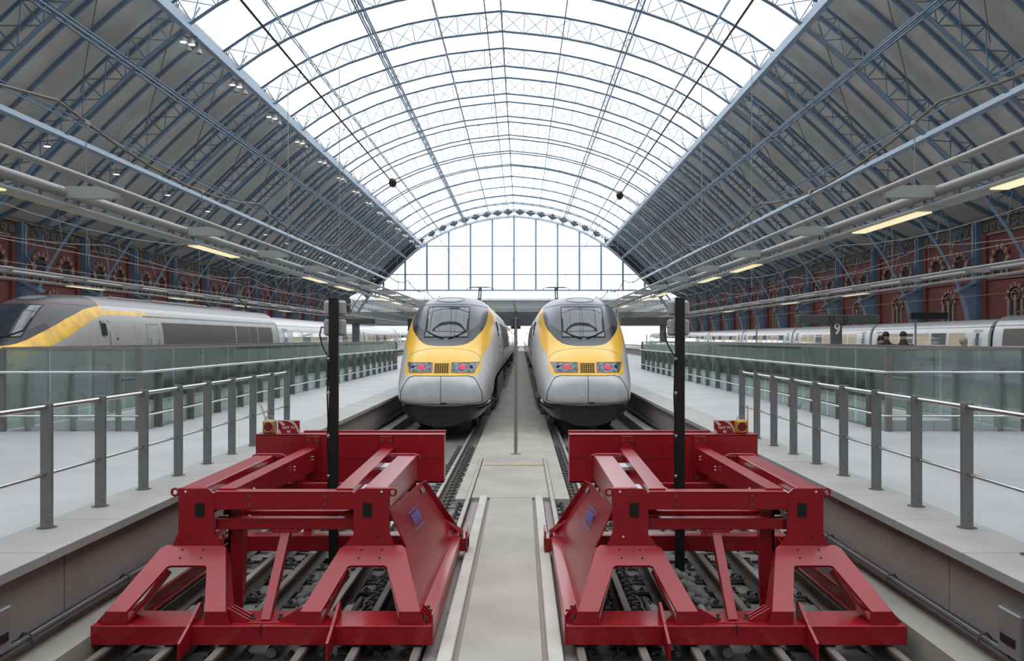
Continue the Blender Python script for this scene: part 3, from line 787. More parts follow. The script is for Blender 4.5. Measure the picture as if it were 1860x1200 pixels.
SEAMG = mat('panel_joint', (0.16, 0.16, 0.16), 0.7)
def train(name, label, cx, tip, ends, pant=True, lit=False, unit='power_car', only=None):
    t = empty(name, (cx, tip, 0)); tag(t, label, 'train', None)
    b = NOSE.build('power_car_body', LIVD if cx == -13.5 else LIV, t)
    # nose details
    def quad(p00, p10, p01, p11):
        return lambda u, v: tuple((p00[i]*(1-u)+p10[i]*u)*(1-v)+(p01[i]*(1-u)+p11[i]*u)*v for i in (0, 1))
    ws = patch(TREE, lambda u, v: ((u-0.5)*1.16*(1-0.03*v), 2.55+v*0.83), 16, 16, 0.012).build('windscreen', WINDOW, t)
    surf_line(TREE, dense([(-0.60, 2.52), (0.60, 2.52), (0.585, 3.40), (-0.585, 3.40), (-0.60, 2.52)]), 0.014).build('windscreen_seal', SEAM, ws)
    for sg in (-1, 1):
        surf_line(TREE, dense([(sg*0.02+sg*0.05, 2.50), (sg*0.30, 2.57), (sg*0.56, 2.70), (sg*0.57, 3.05)]), 0.016, 0.03).build('wiper', BLACK, ws)
    surf_line(TREE, dense([(-1.03, 3.43), (-0.6, 3.47), (0, 3.48), (0.6, 3.47), (1.03, 3.43)]), 0.011, 0.0).build('pink_pinstripe', mat('pink_stripe', (0.45, 0.16, 0.22), 0.4), t)
    em = patch(TREE, lambda u, v: (0.36*(2*u-1)*math.sqrt(max(0.02, 1-(2*v-1)**2*0.9)), 3.56+0.13*v), 14, 8, 0.006).build('oval_roof_emblem', mat('badge_painted_reflection', (0.22, 0.235, 0.26), 0.3, 0.2, var=0.5, scale=12), t)  # patchy grey in the emblem colour imitates reflected light
    surf_line(TREE, [(0.40*math.cos(a), 3.625+0.085*math.sin(a)) for a in np.linspace(0, 2*math.pi, 33)], 0.008, 0.003).build('emblem_ring', SEAM, em)
    surf_line(TREE, dense([(-0.97, 1.93)]+[(0.97*math.sin(a), 1.93+0.30*math.cos(a)**0.8) for a in np.linspace(-1.5, 1.5, 15)]+[(0.97, 1.93)], 3), 0.006, 0.0).build('hood_joint', SEAMG, t)
    for sg in (-1, 1):
        f = quad((sg*0.25, 1.605), (sg*0.84, 1.605), (sg*0.25, 1.855), (sg*0.96, 1.855))
        hl = patch(TREE, f, 14, 6, 0.010).build('headlamp_cluster', REFL, t)
        surf_line(TREE, dense([(sg*0.25, 1.60), (sg*0.845, 1.60), (sg*0.965, 1.86), (sg*0.25, 1.86), (sg*0.25, 1.60)]), 0.010, 0.006).build('lamp_surround', YEL, hl)
        p = on_nose(TREE, sg*0.53, 1.72)
        MB().tube([(p.x, p.y+0.02, p.z), (p.x, p.y-0.035, p.z)], [0.088, 0.075], 18).build('tail_lamp', TAIL, hl)
        p2 = on_nose(TREE, sg*0.76, 1.73)
        MB().tube([(p2.x, p2.y+0.02, p2.z), (p2.x, p2.y-0.02, p2.z)], 0.05, 14).build('headlamp', WINDOW, hl)
        g2 = quad((sg*0.88, 1.64), (sg*0.90, 1.64), (sg*0.93, 1.81), (sg*0.95, 1.81))
    gp = MB(); gh = MB()
    p = on_nose(TREE, 0, 1.72)
    yl_, yh_ = on_nose(TREE, 0.1, 1.61).y, on_nose(TREE, 0.1, 1.84).y
    def gy(z): return yl_+(yh_-yl_)*(z-1.61)/0.23-0.012
    gp.hexa([(-0.20, gy(1.60)-0.012, 1.60), (0.20, gy(1.60)-0.012, 1.60), (0.20, gy(1.60)+0.05, 1.60), (-0.20, gy(1.60)+0.05, 1.60), (-0.20, gy(1.85)-0.012, 1.85), (0.20, gy(1.85)-0.012, 1.85), (0.20, gy(1.85)+0.05, 1.85), (-0.20, gy(1.85)+0.05, 1.85)])
    gg = gp.build('horn_grille', mat('grille_yellow', (0.62, 0.33, 0.05), 0.5), t)
    for r in range(5):
        for c in range(6):
            z = 1.63+r*0.047; x = -0.150+c*0.060
            gh.box(x-0.019, x+0.019, gy(z)-0.032, gy(z)+0.01, z-0.014, z+0.014)
    gh.build('grille_holes', SEAM, gg)
    surf_line(TREE, dense([(-1.07, 0.86), (-1.05, 1.10), (-0.93, 1.36), (-0.84, 1.475), (-0.7, 1.515), (0.7, 1.515), (0.84, 1.475), (0.93, 1.36), (1.05, 1.10), (1.07, 0.86)]), 0.011, 0.0).build('coupler_cover_joint', SEAM, t)
    surf_line(TREE, dense([(0, 1.51), (0, 0.80)], 20), 0.008).build('coupler_cover_split', SEAM, t)
    surf_line(TREE, dense([(-1.07, 0.86), (-0.8, 0.80), (0.8, 0.80), (1.07, 0.86)], 14), 0.008).build('coupler_cover_lower_joint', SEAM, t)
    pk = on_nose(TREE, 0.08, 0.82)
    if pk is not None: MB().bbox(0.01, 0.16, pk.y-0.03, pk.y+0.06, 0.79, 0.835, 0.008).build('coupler_notch', SEAM, t)
    # black valance under the nose
    def vsec(s):
        w = pchip([0.1, 0.2, 0.4, 1.0, 2.0, 2.6], [0.55, 0.86, 1.0, 1.13, 1.2, 1.2])(s); n = 40; pts = []
        zt, zb = 0.80, 0.20+0.06*max(0, s-1)
        for i in range(n):
            a = 2*math.pi*i/n; c, q = math.cos(a), math.sin(a)
            z = (zt-0.08)+(0.08 if q > 0 else zt-0.08-zb)*q
            x = w*math.copysign(abs(c)**0.8, c)
            pts.append((x, z))
        return pts
    loft([0.16, 0.2, 0.3, 0.45, 0.7, 1.0, 1.4, 1.8, 2.2, 2.6], lambda s: vsec(s), True).build('valance', BLKG, t)
    # flank: cab window, doors, louvres, joints
    m = side_panel(MB(), 4.38, 4.66, 2.58, 3.0, w=0.03); m.build('cab_side_window', WINDOW, t)
    m = side_panel(MB(), 4.84, 4.87, 1.1, 3.38, w=0.005); m.build('cab_joint', SEAM, t)
    for sg in (-1, 1):
        d = side_panel(MB(), 7.35, 7.37, 1.2, 2.95, (sg,), 0.006); side_panel(d, 8.25, 8.27, 1.2, 2.95, (sg,), 0.006); side_panel(d, 7.35, 8.27, 2.95, 2.97, (sg,), 0.006); d.build('crew_door_joint', SEAMG, t)
        hx = sg*1.43
        MB().tube([(hx, 7.5, 1.9), (hx, 7.5, 2.5)], 0.018, 6).build('door_handrail', STEEL, t)
        MB().tube([(hx, 8.12, 1.9), (hx, 8.12, 2.45)], 0.018, 6).build('door_handrail', STEEL, t)
        for a, c in ((8.6, 15.9), (16.05, 17.7), (17.8, 18.9), (19.05, 21.2)):
            side_panel(MB(), a, c, 2.10, 3.02, (sg,)).build('louvre_panel', LOUV, t)
        for z in (2.0, 2.2, 2.45): side_panel(MB(), 5.25, 5.33, z, z+0.06, (sg,), 0.012, 1).build('step_hole', SEAM, t)
    # roof equipment
    m = MB().bbox(-0.70, 0.70, 6.2, 9.0, 3.66, 3.79, 0.04); m.bbox(-0.7, 0.7, 9.3, 14.5, 3.66, 3.82, 0.05); m.bbox(-0.65, 0.65, 15, 17.5, 3.66, 3.80, 0.04)
    m.build('roof_equipment', mat('roof_grey', (0.17, 0.17, 0.17), 0.6), t)
    skirt = MB()
    for sg in (-1, 1): skirt.box(sg*1.22, sg*1.27, 8.3, 15.5, 0.35, 1.1)
    skirt.build('underframe_skirt', GREY, t)
    bogie(t, 4.0); bogie(t, 18.0)
    if pant:
        pa = MB(); y = 20.9
        pa.bar((-0.5, y-0.6, 3.95), (-0.5, y+0.8, 3.95), 0.06, 0.06); pa.bar((0.5, y-0.6, 3.95), (0.5, y+0.8, 3.95), 0.06, 0.06); pa.bar((-0.5, y+0.7, 3.95), (0.5, y+0.7, 3.95), 0.06, 0.06)
        for x in (-0.4, 0.4):
            for yy in (y-0.5, y+0.6): pa.tube([(x, yy, 3.6), (x, yy, 3.95)], 0.05, 8)
        pa.tube([(0, y+0.7, 4.0), (0, y-0.7, 4.45)], 0.045, 8); pa.tube([(-0.05, y-0.7, 4.45), (-0.05, y, 4.98)], 0.035, 8); pa.tube([(0.05, y-0.7, 4.45), (0.05, y, 4.98)], 0.035, 8)
        pp = pa.build('pantograph', DGREY, t)
        h = MB().bar((-0.42, y-0.15, 5.06), (0.42, y-0.15, 5.06), 0.05, 0.04); h.bar((-0.42, y+0.15, 5.06), (0.42, y+0.15, 5.06), 0.05, 0.04); h.bar((0, y-0.2, 5.0), (0, y+0.2, 5.0), 0.12, 0.1)
        for sg in (-1, 1): h.tube([(sg*0.42, y, 5.06), (sg*0.58, y, 5.03), (sg*0.68, y, 4.93)], 0.02, 6); h.bar((sg*0.42, y-0.17, 5.05), (sg*0.42, y+0.17, 5.05), 0.03, 0.03)
        h.build('collector_head', DGREY, pp)
    # trailing coaches
    sec = coach_section()
    for i, (a, c) in enumerate(ends):
        a -= tip; c -= tip
        cb = loft([a+0.25, a+0.32, c-0.32, c-0.25], lambda s: sec).build('coach_body', CLIV, t)
        loft([a-0.3, a+0.3], lambda s: [(x*0.9, 2.2+(z-2.2)*0.9) for x, z in sec]).build('gangway', SEAM, t)
        L = c-a
        for sg in ((-1, 1) if only is None else (only,)):
            k = max(3, int((L-5.2)/1.9)); st = (L-5.2)/k
            for j in range(k):
                s0 = a+2.6+j*st
                mm = MB()
                side_panel(mm, s0+0.17, s0+st-0.17, 2.10, 2.82, (sg,), 0.010, 3)
                mm.build('window', GLOW if lit and (i*7+j*3) % 5 < 3 else WINS, cb)
            for s0 in (a+0.9, c-1.9):
                side_panel(MB(), s0, s0+0.95, 1.15, 3.0, (sg,), 0.006, 3).build('door', mat('coach_door_grey', (0.40, 0.40, 0.40), 0.4), cb)
                side_panel(MB(), s0+0.3, s0+0.65, 2.1, 2.8, (sg,), 0.012, 3).build('door_window', WINS, cb)
        if i < 3: bogie(t, a)
    return t
def coaches(a, lens):
    out = []
    for L in lens: out.append((a, a+L)); a += L
    return out
TIP = 21.9
train('high_speed_train', 'yellow-nosed grey train on the left of the two middle tracks', TL, TIP, coaches(TIP+22.15, [21.85]+[18.7]*6))
train('high_speed_train', 'yellow-nosed grey train on the right of the two middle tracks', TR, TIP+0.2, coaches(TIP+22.35, [21.85]+[18.7]*6))
train('high_speed_train', 'dusty grey train with sloping dark nose beyond the glass balustrade on the left', -13.5, 20.3, coaches(42.45, [21.85]+[18.7]*6), lit=True, only=1)
train('high_speed_train', 'pale silver train with lit windows beside the right brick wall', 27.4, 25.0, [(47.4, 63.7), (63.7, 82.2), (82.2, 101), (101, 119.5), (119.5, 138), (138, 157), (157, 175)], lit=True, only=-1)

# ------------------------------------------------------------------ the red friction buffer stops
def buffer_stop(cx, m, label, mate):
    """m = +1: walkway on the +x side, -1: mirrored."""
    t = empty('buffer_stop', (cx, 7.5, 0)); tag(t, label, 'buffer stop', 'red buffer stops')
    Y = lambda d: d-7.5
    X = lambda u: m*u
    def P(u, d, z): return (X(u), Y(d), z)
    def box(mb, u0, u1, d0, d1, z0, z1, b=0.004): return mb.bbox(X(u0), X(u1), Y(d0), Y(d1), z0, z1, b)
    # near base plate and its front beam
    a = MB(); box(a, -1.375, 1.375, 6.85, 6.88, 0.02, 0.165); box(a, -1.375, 1.375, 6.85, 7.24, 0.155, 0.175); a.box(X(-1.375), X(1.375), Y(7.22), Y(7.24), 0.02, 0.16)
    a.build('base_beam', RED, t)
    a = MB(); box(a, -0.012, 0.0, 6.846, 6.9, 0.10, 0.178, 0.002); a.build('base_beam_joint', SEAM, t)
    for s in (-1, 1):
        o_ = 1.375
        # side sills linking the near base with the rear foot
        a = MB(); box(a, s*1.22, s*1.375, 7.2, 10.2, 0.02, 0.05); box(a, s*1.24, s*1.255, 7.2, 10.2, 0.05, 0.17); a.build('side_sill', RED, t)
        if s > 0: a = MB(); box(a, s*1.362, s*1.378, 6.84, 7.3, 0.02, 0.27, 0.003); a.build('end_plate', RED, t)
        for k in range(4 if s > 0 else 1):
            q = P(s*1.30, 6.93+k*0.09, 0.175)
            MB().tube([q, (q[0], q[1], 0.20)], 0.022, 6).tube([(q[0], q[1], 0.2), (q[0], q[1], 0.235)], 0.013, 8).build('bolt', BOLT, t)
        # vertical front plate with lifting eye
        pl = [(.612,.66+.105),(.612,1.12),(.66,1.165),(.924,1.169),(.924,.78),(.977,.66),(.532,.66)]
        if s < 0: pass
        a = MB().prism([(X(s*u), z) for u, z in pl], 'y', Y(7.485), Y(7.505))
        a.box(X(s*.70), X(s*.93), Y(7.50), Y(7.53), 1.0, 1.168)
        fp = a.build('front_plate', RED, t)
        c = (X(s*.955), 1.135)
        ey = MB().tube([(c[0]+0.03*math.cos(x_), Y(7.495), c[1]+0.03*math.sin(x_)) for x_ in np.linspace(0, 2*math.pi, 19)], 0.012, 6); ey.build('lifting_eye', RED, fp)
        MB().box(X(s*.735)-0.04, X(s*.735)+0.04, Y(7.478), Y(7.486), .92, 1.04).build('black_sticker', BLACK, fp)
        for (u, z) in ((.86, 1.14), (.83, .745)):
            MB().tube([P(s*u, 7.482, z), P(s*u, 7.486, z)], 0.010, 10).build('hole', WHITE if (z > 1 or m < 0 and s > 0) else SEAM, fp)
        # sloping portal plate: (u, t) with t = 0 top, 1 foot
        def T(u, tt, off=0.0): return (X(s*u), Y(7.5-0.61*tt)-off*0.54, .66-.39*tt+off*0.84)
        outer = [(.545,0),(.50,.05),(.30,1),(.47,1),(.60,.35),(.625,.325),(.915,.325),(.94,.35),(1.10,1),(1.27,1),(1.07,.05),(1.03,0)]
        # split into quads so that the concave plate fills cleanly
        quads = [((.50,.05),(.30,1),(.47,1),(.60,.35)), ((.50,.05),(.60,.35),(.625,.325),(.545,0)), ((.545,0),(.625,.325),(.915,.325),(1.03,0)), ((1.03,0),(.915,.325),(.94,.35),(1.07,.05)), ((1.07,.05),(.94,.35),(1.10,1),(1.27,1))]
        vs = [T(u, v, 0.012) for u, v in outer]+[T(u, v, -0.012) for u, v in outer]; n = len(outer); idx = {p: i for i, p in enumerate(outer)}
        fs = []
        for q in quads: fs.append(tuple(idx[p] for p in q)); fs.append(tuple(n+idx[p] for p in reversed(q)))
        fs += [(i, (i+1)%n, n+(i+1)%n, n+i) for i in range(n)]
        pp = MB().add(vs, fs)
        # foot faces dropping to the base, and webs under both legs
        for (u0, u1, v0, v1) in ((.30,.47,.265,.475),(1.10,1.27,1.09,1.31)):
            z1 = .27; d = 6.89
            pp.hexa([P(s*v0, d-.01, .17), P(s*v1, d-.01, .17), P(s*v1, d+.012, .17), P(s*v0, d+.012, .17), P(s*u0, d-.012, z1+.01), P(s*u1, d-.012, z1+.01), P(s*u1, d+.012, z1), P(s*u0, d+.012, z1)])
        for (u0, ut) in ((.31,.51),(.46,.595),(1.11,.945)):
            tt0 = .05 if u0 in (.31, 1.26) else .36
            A = (X(s*ut), Y(7.5-.61*tt0), .66-.39*tt0); B = (X(s*u0), Y(6.90), .27)
            A2 = (A[0], A[1]+.10, A[2]-.06); B2 = (B[0], B[1]+.22, .17); dx = 0.008
            pp.hexa([(B[0]-dx, B[1], B[2]-.1), (B[0]+dx, B[1], B[2]-.1), (B2[0]+dx, B2[1], B2[2]), (B2[0]-dx, B2[1], B2[2]), (A[0]-dx, A[1], A[2]), (A[0]+dx, A[1], A[2]), (A2[0]+dx, A2[1], A2[2]), (A2[0]-dx, A2[1], A2[2])])
        po = pp.build('portal_plate', RED, t)
        for (u, v) in ((.69,.08),(.87,.08),(.68,.21),(.86,.21)):
            q = T(u, v, 0.013); q2 = T(u, v, 0.016)
            MB().tube([q, q2], 0.011, 10).build('hole', SEAM, po)
        for k in range(5):
            u = 1.02-0.02*k
        # three gusset fins beside the inner foot and three beside the outer foot
        for k in range(3):
            d = 6.93+k*0.075
            for (ua, ub, h) in ((.30-.03*k*0, .10+.02*k, .22-.02*k), (1.27, 1.36, .20)):
                pts = [(X(s*ua), .175), (X(s*ub), .175), (X(s*ub), .185), (X(s*ua), .175+h*0.55)]
                MB().prism(pts, 'y', Y(d), Y(d+0.012)).build('gusset', RED, t)
        # front guide fin
        fin = [(Y(7.12),.165),(Y(7.12),.285),(Y(7.06),.30),(Y(6.86),.20),(Y(6.66),.135),(Y(6.62),.12),(Y(6.62),-.01),(Y(6.80),.02),(Y(6.848),.02),(Y(6.848),.165)]
        fin2 = [(Y(7.12),.175),(Y(7.12),.285),(Y(7.06),.30),(Y(6.84),.20),(Y(6.84),.175)]; fin3 = [(Y(6.848),.20),(Y(6.62),.115),(Y(6.62),-.015),(Y(6.80),.01),(Y(6.848),.02)]
        MB().prism(fin2, 'x', X(s*.575)-.011, X(s*.575)+.011).prism(fin3, 'x', X(s*.575)-.011, X(s*.575)+.011).build('guide_fin', RED, t)
        # big leaning side plate with folded edge
        A, B, C_, D_ = (.925,7.51,.98), (.96,9.62,.87), (1.31,10.15,.17), (1.245,7.14,.18)
        E_ = (.965,9.40,.90)
        th = 0.012
        q = [A, B, C_, D_]
        if s > 0:
            sp_ = MB(); A2, D2 = (1.07, 7.55, .64), (1.245, 7.02, .25)
            for q in ([A, B, C_, A2], [A2, C_, D_, D2]):
                sp_.hexa([P(s*u, d, z) for u, d, z in q]+[P(s*(u-th), d, z-th*.3) for u, d, z in q])
            sp = sp_.build('side_plate', RED, t)
            MB().bar(P(s*(.97), 9.63, .86), P(s*1.325, 10.17, .17), .012, .09, (s*m*1, 0, .4)).build('folded_edge', RED, sp)
            a = MB()
            a.hexa([P(s*1.22, 7.24, .17), P(s*1.36, 7.24, .17), P(s*1.38, 10.15, .17), P(s*1.28, 10.15, .17), P(s*1.22, 7.24, .185), P(s*1.36, 7.24, .185), P(s*1.38, 10.15, .185), P(s*1.28, 10.15, .185)])
            a.hexa([P(s*1.35, 7.24, .06), P(s*1.362, 7.24, .06), P(s*1.382, 10.15, .06), P(s*1.37, 10.15, .06), P(s*1.35, 7.24, .17), P(s*1.362, 7.24, .17), P(s*1.382, 10.15, .17), P(s*1.37, 10.15, .17)])
            a.build('bottom_flange', RED, sp)
            for k in range(3):
                d = 9.85+k*0.07
                MB().hexa([P(s*1.14, d, .42-.02*k), P(s*1.40, d+.05, .20), P(s*1.40, d+.062, .20), P(s*1.14, d+.012, .42-.02*k), P(s*1.14, d, .45-.02*k), P(s*1.40, d+.05, .23), P(s*1.40, d+.062, .23), P(s*1.14, d+.012, .45-.02*k)]).build('gusset', RED, sp)
        # rear foot
        a = MB(); box(a, s*1.28, s*1.46, 9.88, 10.18, .02, .17); box(a, s*1.44, s*1.46, 9.85, 10.2, .02, .26); a.build('rear_foot', RED, t)
        for k in range(2):
            q = P(s*1.38, 9.93+.12*k, .17); MB().tube([q, (q[0], q[1], .215)], .02, 6).build('bolt', BOLT, t)
        # outer top beam (box section) and its rear loop plate
        a = MB(); box(a, s*.70, s*.91, 7.51, 9.62, .90, 1.172, .006); a.build('outer_top_beam', RED, t)
        a = MB(); box(a, s*.57, s*.90, 9.62, 9.64, .80, 1.16); a.build('rear_loop_plate', RED, t)
        lp = [(.56,1.12),(.58,1.165),(.62,1.18),(.88,1.18),(.93,1.165),(.945,1.12),(.93,1.075),(.89,1.07)]
        MB().tube([P(s*u, 9.60, z) for u, z in lp], .014, 6).build('lifting_loop', RED, t)
        # inner top beam reaching the buffer beam
        a = MB(); f = lambda d: .50-.025*(d-7.55)/2.9+.0
        a.hexa([P(s*.445,7.56,.985), P(s*.595,7.56,.985), P(s*.54,10.36,.90), P(s*.39,10.36,.90), P(s*.445,7.56,1.155), P(s*.595,7.56,1.155), P(s*.54,10.36,1.16), P(s*.39,10.36,1.16)])
        ib = a.build('inner_top_beam', RED, t)
        for d, z in ((7.9,1.06),(9.3,1.05),(10.1,1.05)):
            for dz in (0, .035): MB().tube([P(s*(.395 if s*m > 0 else .395), d, z+dz), P(s*.38, d, z+dz)], .008, 6).build('slot_mark', WHITE, ib)
        # pale steel pads lying between outer and inner beams
        for d0, d1, u0, u1 in ((7.62, 8.1, .60, .69), (9.2, 9.5, .56, .66)):
            a = MB(); box(a, s*u0, s*u1, d0, d1, 1.06, 1.10); a.build('sliding_pad', mat('pale_pad', (0.5, 0.52, 0.53), 0.5), t)
        a = MB(); box(a, s*.56, s*.72, 7.6, 9.6, .98, 1.0); a.build('pad_shelf', RED, t)
        # connection plate on the buffer beam with two bolts
        a = MB(); box(a, s*.36, s*.52, 10.34, 10.37, .74, 1.30, .003); bp = a.build('connection_plate', RED, t)
        for du in (-.045, .055):
            for z in (1.25, .80): q = P(s*(.44+du), 10.335, z); MB().tube([(q[0], q[1]+.01, q[2]), (q[0], q[1]-.012, q[2])], .018, 10).build('bolt', BOLTR, bp)
        # brace from rear foot up to the beam
        a = MB().bar(P(s*.46, 10.2, .15), P(s*.46, 10.3, .95), .10, .10); a.build('rear_post', RED, t)
        for u in (.115, .235):
            q = P(s*(u+.0), 6.99, .178)
            MB().tube([q, (q[0], q[1], .2)], .026, 6).tube([(q[0], q[1], .2), (q[0], q[1], .232)], .014, 8).build('bolt', BOLT, t)
    # cross beams between the two portals
    a = MB(); box(a, -.615, .615, 7.49, 7.53, .98, 1.135, .004); box(a, -.60, .60, 7.49, 7.62, 1.125, 1.14, .003); cb = a.build('upper_cross_beam', RED, t)
    for u in (-.30, .36):
        for z in (1.10, 1.025): q = P(u, 7.488, z); MB().tube([q, (q[0], q[1]-.01, q[2])], .013, 10).build('bolt', BOLTR, cb)
    a = MB(); box(a, -.63, .63, 7.56, 7.66, .79, .89, .006); a.build('lower_cross_beam', RED, t)
    a = MB(); box(a, -.66, .66, 7.85, 7.92, .86, .90, .004); a.build('mid_cross_beam', RED, t)
    a = MB(); box(a, -.12, .12, 7.54, 7.68, .765, .79, .003); br_ = a.build('strut_head_plate', RED, t)
    for u in (-.08, .08): q = P(u, 7.57, .79); MB().tube([q, (q[0], q[1], .80)], .012, 8).build('bolt', BOLTR, br_)
    a = MB().bar(P(0.0, 6.97, .17), P(0.0, 7.60, .775), .075, .075, (0, -1, .5)); a.build('centre_strut', RED, t)
    a = MB(); box(a, -.13, .13, 6.91, 7.06, .172, .186, .003); a.build('strut_foot_plate', RED, t)
    # web behind the platform-side portal
    a = MB().prism([(Y(7.67), .06), (Y(7.67), .97), (Y(8.2), .97), (Y(8.1), .06)], 'x', X(-.55), X(-.53)); a.box(X(-.55), X(-.42), Y(7.67), Y(7.69), .06, .97)
    a.build('inner_web_plate', RED, t)
    # rear cross members near the ground
    a = MB(); box(a, -1.36, 1.36, 9.88, 9.92, .02, .19); box(a, -1.36, 1.36, 9.88, 10.1, .185, .20); a.build('rear_foot_beam', RED, t)
    a = MB(); box(a, -1.15, 1.15, 10.2, 10.3, .30, .42); a.build('rear_tie_beam', RED, t)
    a = MB(); box(a, -.85, .85, 9.7, 9.78, .74, .84, .004); a.build('rear_cross_beam', RED, t)
    # the buffer beam itself
    a = MB(); box(a, -1.145, 1.145, 10.37, 10.385, .73, 1.315, .003); box(a, -1.145, 1.145, 10.37, 10.62, 1.30, 1.318, .003); box(a, -.62 if m > 0 else -.62, 1.145, 10.6, 10.66, 1.318, 1.34, .003); box(a, -1.145, 1.145, 10.37, 10.62, .73, .75, .003); box(a, -1.14, 1.14, 10.60, 10.62, .74, 1.30, .003)
    for u in (-1.14, 1.125): box(a, u, u+.015, 10.38, 10.6, .75, 1.3, .002)
    bb = a.build('buffer_beam', RED, t)
    MB().box(X(-1.14), X(1.14), Y(10.366), Y(10.37), 1.018, 1.026).build('weld_line', mat('dark_red', (0.18, 0.004, 0.008), 0.5), bb)
    # maker's lettering and a small plate on the walkway-side plate
    A = Vector(P(.925,7.51,.98)); B = Vector(P(.96,9.62,.87)); Cc = Vector(P(1.31,10.15,.17)); Dd = Vector(P(1.19,7.52,.35))
    def onp(a_, b_): return (A.lerp(B, a_)).lerp(Dd.lerp(Cc, a_), b_)
    ex_ = (onp(.62,.3)-onp(.42,.3)).normalized(); nz = (onp(.5,.1)-onp(.5,.5)); nz = (nz-ex_*nz.dot(ex_)).normalized(); nn = ex_.cross(nz).normalized()
    if nn.x*m < 0: ex_ = -ex_; nn = ex_.cross(nz).normalized()
    R = Matrix((ex_, nz, nn)).transposed().to_4x4()
    tx = text('maker_lettering', 'RAWIE', 0.15, BLUEP, t, (0,0,0), (0,0,0), 0.001, True)
    tx.matrix_local = Matrix.Translation(onp(.36, .33)+nn*0.034) @ R
    lb = MB()
    for sy in (-1, 1): lb.box(-.30, .30, sy*.085-.006, sy*.085+.006, 0, .002)
    lo = lb.build('logo_bars', BLUEP, t); lo.matrix_local = Matrix.Translation(onp(.36, .33)+nn*0.032) @ R
    sk = MB().box(-.10, .10, -.03, .03, 0, .003).build('maker_plate', GREY, t); sk.matrix_local = Matrix.Translation(onp(.86, .10)+nn*0.014) @ R
    return t
buffer_stop(TL, 1, 'red steel buffer stop facing the left yellow-nosed train', None)
buffer_stop(TR, -1, 'red steel buffer stop facing the right yellow-nosed train', None)

# sign boards and hand lamps on the buffer beams
for cx, m, nm in ((TL, 1, 'left'), (TR, -1, 'right')):
    x0 = cx-m*0.765
    s = empty('warning_sign', (x0, 10.46, 1.3195)); tag(s, 'small red and white sign reading NOT TO BE, standing on the %s buffer stop beam' % nm, 'sign')
    MB().bbox(-.135, .135, -.006, .006, 0, .165, .003).build('board', mat('sign_red', (0.32, 0.005, 0.015), 0.4), s)
    fr = MB().box(-.14, .14, -.009, -.006, .155, .165); fr.box(-.14, -.132, -.009, -.006, 0, .165); fr.box(.132, .14, -.009, -.006, 0, .165); fr.build('border', WHITE, s)
    st = MB()
    for pts in ([(-.13,.15),(-.09,.15),(-.045,.112),(-.07,.09)], [(-.02,.155),(.055,.155),(.10,.095),(.085,.085),(.03,.13)], [(.10,.095),(.085,.085),(.10,.03),(.13,0),(.137,.0),(.12,.05)], [(-.13,.055),(-.11,.045),(-.09,0),(-.13,0)]):
        st.prism(pts, 'y', -.0085, -.006)
    st.build('white_stripes', mat('sign_white', (0.6, 0.55, 0.48), 0.5), s)
    text('lettering_not_to', 'NOT TO', .040, WHITE, s, (0, -.0095, .072), (math.pi/2, 0, 0), .001, True)
    text('lettering_be', 'BE', .040, WHITE, s, (0, -.0095, .024), (math.pi/2, 0, 0), .001, True)
    xl = cx-m*(1.00 if m > 0 else .965)
    l = empty('hand_lamp', (xl, 10.46, 1.3195)); tag(l, 'small yellow hand lamp with dark red lens beside the sign on the %s buffer stop' % nm, 'lamp')
    MB().bbox(-.08, .08, -.05, .05, 0, .17, .02).build('lamp_case', YEL if m < 0 else mat('old_lamp_case', (0.38, 0.30, 0.16), 0.6, var=.3, scale=20), l)
    MB().tube([(0, -.045, .085), (0, -.062, .085)], .062, 20).build('lens', LENS, l)
    MB().tube([(.062*math.cos(a), -.058, .085+.062*math.sin(a)) for a in np.linspace(0, 2*math.pi, 21)], .008, 6).build('lens_ring', YEL, l)
    MB().tube([(-.05, 0, .165), (-.04, 0, .21), (.04, 0, .21), (.05, 0, .165)], .007, 6).build('handle', GREY, l)
    k = MB().tube([(xl-m*(.02 if m > 0 else .10), 10.53, 1.318), (xl-m*(.13 if m > 0 else .10), 10.53, 1.66)], .009, 8).build('flag_stick', mat('pale_stick', (0.5, 0.5, 0.47), 0.5))
    tag(k, 'thin pale stick %s the hand lamp on the %s buffer stop' % ('leaning behind' if m > 0 else 'upright beside', nm), 'stick')

# black lamp posts between the rails
for cx, nm in ((TL-.02, 'left'), (TR+.05, 'right')):
    p = empty('signal_post', (cx, 9.57, -.157)); tag(p, 'black square post with grey lamp boxes rising through the %s buffer stop' % nm, 'post')
    MB().bbox(-.052, .052, -.03, .03, 0, 3.1, .004).build('post', BLACK, p)
    MB().bbox(-.11, .11, -.09, .09, 0, .03, .004).build('base_plate', BLACK, p)
    for z in (2.86, 3.07-.40+.0):
        pass
    for z0, z1 in ((2.90, 3.07), (2.67, 2.86)):
        b = MB().bbox(-.125, .12, .03, .13, z0, z1, .025).build('lamp_box', BOXG, p)
    for z in (3.03, 2.72): 
        for dx in (-.02, .018): MB().tube([(dx, -.029, z+dx), (dx, -.034, z+dx)], .005, 8).build('bolt', BOLT, p)
    pts = [(-.09, .06, 2.76), (-.15, .05, 2.77), (-.165, .03, 2.68), (-.13, 0, 2.56), (-.06, -.02, 2.44), (-.062, -.02, 2.2), (-.068, -.02, 2.0), (-.058, -.02, 1.7), (-.07, -.02, 1.5), (-.056, -.02, 1.2), (-.06, -.02, .9)]
    MB().tube(pts, .009, 8).build('cable', BLACK, p)
    for z in (2.41, 2.03, 1.55, 1.1, .75): MB().bbox(-.068, -.035, -.045, -.028, z-.016, z+.016, .003).build('cable_clamp', STEEL, p)

